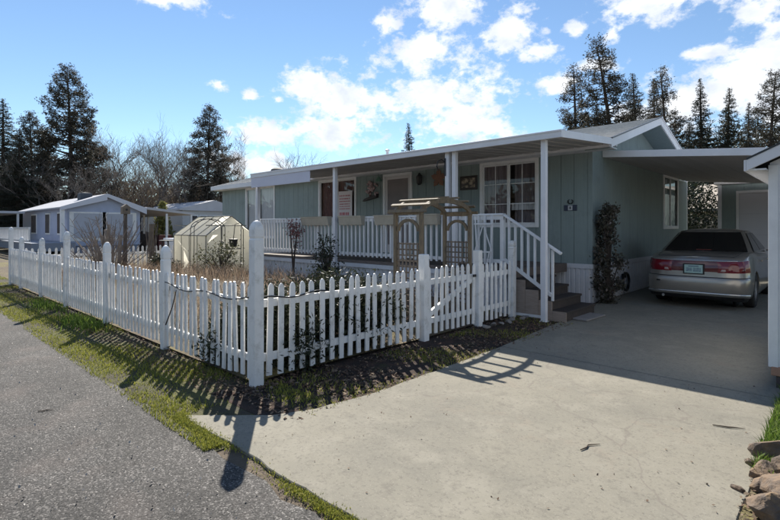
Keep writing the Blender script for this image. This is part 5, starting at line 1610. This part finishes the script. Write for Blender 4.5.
# ------------------------------------------------------------------ trees
def conifer_mesh(H, Rm, seed, nb=150, style='fir', crown0=.12, dens=15, m=None, clump=.30):
    r = np.random.default_rng(seed)
    tm = MB()
    k = 9; lean = r.normal(0, .012, 2)
    pts = [(lean[0] * H * (i / k) ** 2 * 3, lean[1] * H * (i / k) ** 2 * 3, H * i / k) for i in range(k + 1)]
    rb = .016 * H
    tm.tube(pts, [rb * (1 - i / k) ** .8 + .02 for i in range(k + 1)], 8)
    PP = []; DD = []; SS = []
    for i in range(nb):
        q = crown0 + (1 - crown0) * ((i + r.random()) / nb) ** .92
        z = q * H; u = (1 - q) / (1 - crown0)
        if style == 'fir':
            L_ = Rm * (u ** .85 * (.55 + .55 * r.random()) + .03); droop = -.05 - .35 * u + r.normal(0, .2)
        else:
            L_ = Rm * (min(1, u * 1.7 + .10) ** .8 * (1 if u < .75 else 1 - (u - .75) * 1.2)) * (.45 + .6 * r.random()); droop = .20 - .40 * u + r.normal(0, .33)
            if r.random() < .18: continue
        a = i * 2.399 + r.normal(0, .5)
        d = np.array([math.cos(a), math.sin(a), droop]); d /= np.linalg.norm(d)
        cx = lean * H * q * q * 3
        p0 = np.array([cx[0], cx[1], z]); tip = p0 + d * L_ + np.array([0, 0, .10 * L_ * (1 if style == 'fir' else .6)])
        mid = p0 + d * L_ * .55 - np.array([0, 0, .04 * L_])
        tm.tube([tuple(p0), tuple(mid), tuple(tip)], [.006 * H * (.25 + u * .5), .0035 * H * (.3 + u * .5), .01], 4, cap=False)
        n = max(5, int(dens * (L_ / Rm) ** 1.0 * 2.2))
        s = r.random(n) ** (.75 if style == 'fir' else .45)
        if style != 'fir': s = .35 + .65 * s
        bp = p0 + (mid - p0) * np.minimum(1, s / .55)[:, None] + (tip - mid) * np.maximum(0, (s - .55) / .45)[:, None]
        side = np.array([-d[1], d[0], 0]); wl = (.34 if style == 'fir' else .26) * L_ * (1.05 - s) * r.uniform(-1, 1, n)
        P = bp + side * wl[:, None] + r.normal(0, (.09 if style == 'fir' else .19) * H / 20, (n, 3))
        P[:, 2] -= np.abs(wl) * .25
        PP.append(P); DD.append(np.tile(d, (n, 1)) + side * np.sign(wl)[:, None] * .7); SS.append(np.full(n, clump * (.7 + .5 * u)))
    P = np.concatenate(PP); D = np.concatenate(DD); Sz = np.concatenate(SS)
    V = []; 
    for rep in range(6):
        d = D + r.normal(0, .65 if style == 'fir' else .95, D.shape); d /= np.linalg.norm(d, axis=1)[:, None]
        s = np.cross(d, r.normal(0, 1, D.shape)); s /= np.linalg.norm(s, axis=1)[:, None]
        L_ = (Sz * r.uniform(.7, 1.5, len(P)))[:, None]; w = L_ * (.15 if style == 'fir' else .17)
        a = P - d * L_ * .25
        V.append(np.stack([a - s * w * .4, a + d * L_ * .5 + s * w * .6, a + d * L_ * 1.1, a + d * L_ * .5 - s * w * .6], 1))
    V = np.concatenate(V).reshape(-1, 3)
    F = np.arange(len(V) // 4)[:, None] * 4 + [0, 1, 2, 3]
    return tm.mesh('trunk', BARK, True), np_mesh('crown', V, F, m or NEEDLE)


VAR = {'fir1': conifer_mesh(20, 3.9, 1, 280, 'fir', .06, 44, NEEDLE, .19), 'fir2': conifer_mesh(20, 4.5, 2, 290, 'fir', .06, 48, NEEDLE, .20),
       'pine1': conifer_mesh(20, 3.6, 3, 260, 'pine', .12, 50, PINEN, .20), 'pine2': conifer_mesh(20, 4.9, 4, 380, 'pine', .08, 58, PINEN, .22),
       'pine3': conifer_mesh(20, 2.9, 5, 220, 'pine', .12, 44, PINEN, .19)}


def tree_at(px, topy, d, var, wide, label, name='conifer_tree', group=None):
    """bearing given by how many metres right of straight ahead per 485 m"""
    c = (px - 390) / 485 * d
    x, y = CD(c, d)
    H = 1.65 + (228 - topy) / 485 * d
    t = thing(name, label, 'tree', (x, y, 0), group)
    s = H / 20
    rz = random.uniform(0, 6.28)
    tr_, cr_ = VAR[var]
    obj('trunk', tr_, t, loc=(x, y, -.2), rotz=rz, scale=(s * wide, s * wide, s))
    obj('crown', cr_, t, loc=(x, y, -.2), rotz=rz, scale=(s * wide, s * wide, s))
    return t


GR_ = 'conifers behind the home and carport'; GL_ = 'conifers beyond the left side homes'
tree_at(577, 60, 52, 'pine3', 1.0, 'slim conifer leftmost of the row behind the porch roof end', group=GR_)
tree_at(617, 40, 48, 'pine1', 1.05, 'tallest conifer above the gable roof', group=GR_)
tree_at(638, 70, 60, 'fir1', 1.1, 'conifer just right of the tallest one behind the gable', group=GR_)
tree_at(655, 76, 55, 'fir2', .9, 'conifer directly above the gable peak', group=GR_)
tree_at(669, 65, 50, 'pine3', .95, 'thin sparse conifer right of the gable peak', group=GR_)
tree_at(599, 100, 66, 'fir2', 1.1, 'short distant conifer between the two leftmost conifers behind the roof', group=GR_)
tree_at(702, 78, 46, 'fir1', 1.0, 'layered conifer left of two above the carport roof', group=GR_)
tree_at(726, 86, 44, 'fir2', .95, 'dense dark conifer above the middle of the carport roof', group=GR_)
tree_at(748, 100, 50, 'fir1', .9, 'shorter conifer between the dense one and the tall pine', group=GR_)
tree_at(768, 66, 42, 'pine1', .95, 'tall pine with bare trunk above the shed roof', group=GR_)
tree_at(688, 120, 62, 'fir2', 1.3, 'low dark conifer behind the carport roof beside the gable', group=GR_)
tree_at(786, 110, 55, 'fir2', 1.2, 'dark conifer at the right edge above the shed', group=GR_)
tree_at(411, 121, 62, 'fir1', 1.0, 'lone conifer tip rising above the porch roof', group=GR_)
tree_at(72, 66, 56, 'pine2', 1.0, 'big broad pine towering over the lavender home', group=GL_)
tree_at(207, 104, 58, 'pine2', .95, 'rounded pine standing left of the home roof', group=GL_)
tree_at(3, 96, 52, 'fir2', 1.2, 'dark conifer cut by the left picture edge', group=GL_)
tree_at(33, 112, 58, 'pine2', 1.0, 'dark conifer between the left edge and the big pine', group=GL_)
tree_at(18, 130, 48, 'fir2', 1.4, 'lower dark conifer in front of the left edge trees', group=GL_)


def bare_mesh(seed, H=9, spread=.55, depth=6, r0=.13, kids=3, twigs=True, m=GBARK):
    r = random.Random(seed); mb = MB(); tw = MB()
    def grow(p, d, L_, rad, lev):
        p2 = p + d * L_
        bend = Vector((r.gauss(0, .12), r.gauss(0, .12), r.gauss(0, .05))) * L_
        mid = p + d * L_ * .5 + bend
        tgt = mb if lev < 3 else tw
        tgt.tube([p, mid, p2], [rad, rad * .82, rad * .66], 6 if lev < 2 else 3, cap=False)
        if lev >= depth: return
        n = kids if lev < depth - 1 else kids
        for i in range(n):
            nd = (d + Vector((r.gauss(0, spread), r.gauss(0, spread), r.gauss(.10, spread * .5)))).normalized()
            start = p2 if i == 0 or r.random() < .4 else p.lerp(p2, r.uniform(.45, .95))
            grow(start, nd, L_ * r.uniform(.58, .88), rad * (.66 if i == 0 else .48), lev + 1)
    grow(Vector((0, 0, -.1)), Vector((0, 0, 1)), H * .26, r0, 0)
    return mb.mesh('trunk', m), tw.mesh('crown', TWIG)


BARE = [bare_mesh(11, 9, .36), bare_mesh(12, 9, .42), bare_mesh(13, 9, .48, 6, .11)]



def bare_at(px, topy, d, v, label, group='bare trees beyond the left side homes', wide=1.0):
    c = (px - 390) / 485 * d; x, y = CD(c, d)
    H = 1.65 + (228 - topy) / 485 * d
    tr_, cr_ = BARE[v]
    zmax = max(q.co.z for q in cr_.vertices)
    s = H / zmax
    t = thing('bare_tree', label, 'tree', (x, y, 0), group); rz = random.uniform(0, 6.28)
    obj('trunk', tr_, t, loc=(x, y, 0), rotz=rz, scale=(s * wide, s * wide, s)); obj('crown', cr_, t, loc=(x, y, 0), rotz=rz, scale=(s * wide, s * wide, s))


bare_at(155, 116, 54, 0, 'tall leafless tree between the two big pines', wide=.95)
bare_at(170, 128, 57, 1, 'leafless tree just left of the rounded pine')
bare_at(113, 124, 56, 2, 'leafless tree at the right flank of the big broad pine')
bare_at(128, 142, 60, 0, 'shorter leafless tree in the dip between the pines')
bare_at(303, 139, 60, 1, 'leafless tree top rising above the porch roof', wide=.9)
bare_at(355, 149, 66, 0, 'faint leafless tree tip above the porch roof, left of the lone conifer', wide=.8)
bare_at(40, 150, 48, 2, 'leafless tree in front of the left edge conifers', wide=1.1)
bare_at(90, 152, 47, 1, 'leafless tree right behind the lavender home roof', wide=1.2)
bare_at(188, 150, 52, 2, 'leafless tree at the left foot of the rounded pine', wide=1.1)
bare_at(226, 150, 60, 0, 'leafless tree beside the left end of the home', wide=1.1)
bare_at(140, 158, 46, 2, 'low leafless tree behind the neighbouring carport', wide=1.3)
bare_at(65, 160, 44, 0, 'low leafless tree behind the left slope of the lavender roof', wide=1.3)

# brushy wood behind: uncountable twigs and undergrowth
def brush(name, label, cat, px0, px1, d0, d1, top0, n, size, m, seed, lean=.25, aspect=.03):
    r = np.random.default_rng(seed)
    px = r.uniform(px0, px1, n); d = r.uniform(d0, d1, n); c = (px - 390) / 485 * d
    x = .728 * c - .686 * d; y = .686 * c + .728 * d
    g = np.random.default_rng(seed + 50); kx = g.uniform(px0, px1, 60); kh = g.uniform(.55, 1.0, 60); kw = g.uniform(6, 22, 60)
    hmax = top0 * np.max(kh[None] * np.exp(-((px[:, None] - kx[None]) / kw[None]) ** 2 * .5) + .25, axis=1)
    z = (1 - np.sqrt(1 - r.random(n) * .96)) * hmax * 1.15
    P = np.stack([x, y, z], 1)
    dd = r.normal(0, lean, (n, 3)); dd[:, 2] = np.abs(r.normal(.8, .3, n)); dd /= np.linalg.norm(dd, axis=1)[:, None]
    s = np.cross(dd, r.normal(0, 1, (n, 3))); s /= np.linalg.norm(s, axis=1)[:, None]
    L_ = r.uniform(size[0], size[1], n)[:, None]
    a = P; V = np.stack([a - s * L_ * aspect, a + s * L_ * aspect, a + dd * L_ + s * L_ * aspect * .3, a + dd * L_ - s * L_ * aspect * .3], 1).reshape(-1, 3)
    F = np.arange(n)[:, None] * 4 + [0, 1, 2, 3]
    return stuff(obj(name, np_mesh(name, V, F, m)), label, cat)


THICK = leafmat('thicket_twigs', [(.125, .105, .09), (.175, .148, .125), (.09, .076, .066), (.15, .125, .105), (.22, .19, .16)], transl=.35, rough=.9)
UNDER = leafmat('undergrowth', [(.10, .085, .06), (.15, .125, .08), (.19, .15, .11), (.08, .075, .055)], transl=.35, rough=.9)
brush('woodland_thicket', 'brown leafless brush and saplings behind the left side homes', 'woodland', -40, 245, 54, 66, 11.5, 62000, (.35, 1.1), THICK, 3, .55, .020)
brush('woodland_undergrowth', 'dense dark undergrowth below the left side trees', 'undergrowth', -60, 250, 60, 72, 7.0, 42000, (.4, .9), UNDER, 4, .8, .12)
brush('dark_wood', 'dark mass of far trees behind the carport roof', 'woodland', 560, 900, 60, 76, 15.0, 80000, (.35, .8), NEEDLE, 5, .8, .12)
brush('far_wood', 'low line of far trees hidden mostly behind the home', 'woodland', 230, 570, 75, 85, 4.0, 9000, (.6, 1.4), UNDER, 6, .8, .16)
# far tree belt out to the left so the place goes on
brush('wood_belt', 'belt of trees far off to the left along the road', 'woodland', -1400, -40, 50, 60, 8.0, 16000, (.7, 1.8), UNDER, 7, .8, .16)

def belt(name, label, a0, a1, r0, r1, h, n, m, seed):
    r = np.random.default_rng(seed); a = np.radians(r.uniform(a0, a1, n)); d = r.uniform(r0, r1, n)
    P = np.stack([d * np.sin(a), d * np.cos(a), r.random(n) * h * (.7 + .3 * np.sin(np.degrees(a) * .35) + .15 * np.sin(np.degrees(a) * 1.1))], 1)
    V, F = leaf_quads(P, (.6, 1.5), r, .5, .4)
    return stuff(obj(name, np_mesh(name, V, F, m)), label, 'woodland')


belt('wood_belt', 'unseen belt of trees across the road, added for window reflections', 60, 265, 36, 48, 7, 30000, UNDER, 8)  # behind the camera; added so the windows reflect dark trees, also cuts sky light

# golden conifer foliage and the bare shrub in the yard
gc = [o for o in COL.objects if o.name == 'golden_conifer'][0]
r = np.random.default_rng(9); n = 1800
q = r.random(n); a = r.uniform(0, 6.28, n); rad = (1 - q) * 1.1 + .1
P = np.stack([-44 + rad * np.cos(a) * r.random(n) ** .4, 17.4 + rad * np.sin(a) * r.random(n) ** .4, .2 + q * 3.6], 1)
V, F = leaf_quads(P, (.2, .4), r, 1.2, .4)
obj('foliage', np_mesh('foliage', V, F, leafmat('golden_needles', [(.20, .20, .07), (.28, .26, .09), (.14, .15, .06)], transl=.45)), gc)
MB().tube([(-44, 17.4, 0), (-44, 17.4, 3.0)], [.12, .03], 7).build('trunk', BARK, gc)

r4 = random.Random(31)
bs = thing('bare_shrub', 'leafless pruned shrub with many upright stems behind the long fence', 'shrub', (-15.2, 4.5, 0))
st = MB()
for i in range(58):
    a = r4.uniform(0, 6.28); sp = r4.uniform(.15, 1.25); h_ = r4.uniform(1.0, 2.1)
    p0 = (-15.2 + .18 * math.cos(a), 4.5 + .18 * math.sin(a), 0); p1 = (-15.2 + sp * .45 * math.cos(a), 4.5 + sp * .45 * math.sin(a), h_ * .5); p2 = (-15.2 + sp * math.cos(a + .2), 4.5 + sp * math.sin(a + .2), h_)
    st.tube([p0, p1, p2], [.022, .016, .006], 5, cap=False)
    for k in range(4):
        t = r4.uniform(.4, .95); b = [p1[j] + (p2[j] - p1[j]) * max(0, (t - .4) / .6) for j in range(3)]
        e = (b[0] + r4.gauss(0, .16), b[1] + r4.gauss(0, .16), b[2] + r4.uniform(.1, .35)); st.tube([tuple(b), e], [.008, .003], 4, cap=False)
SHB = mat('pale_pruned_bark', (.27, .23, .20), (.18, .15, .13), rough=.9, scale=8)
st.build('stems', SHB, bs)
cr = MB()
for dx, dy, h_ in ((-.25, .1, 1.75), (.2, -.1, 1.6), (.45, .2, 1.45)):
    cr.tube([(-15.2 + dx * .3, 4.5 + dy, 0), (-15.2 + dx * .7, 4.5 + dy, .8), (-15.2 + dx, 4.5 + dy, h_)], [.06, .05, .045], 8)
cr.build('trunk', SHB, bs)
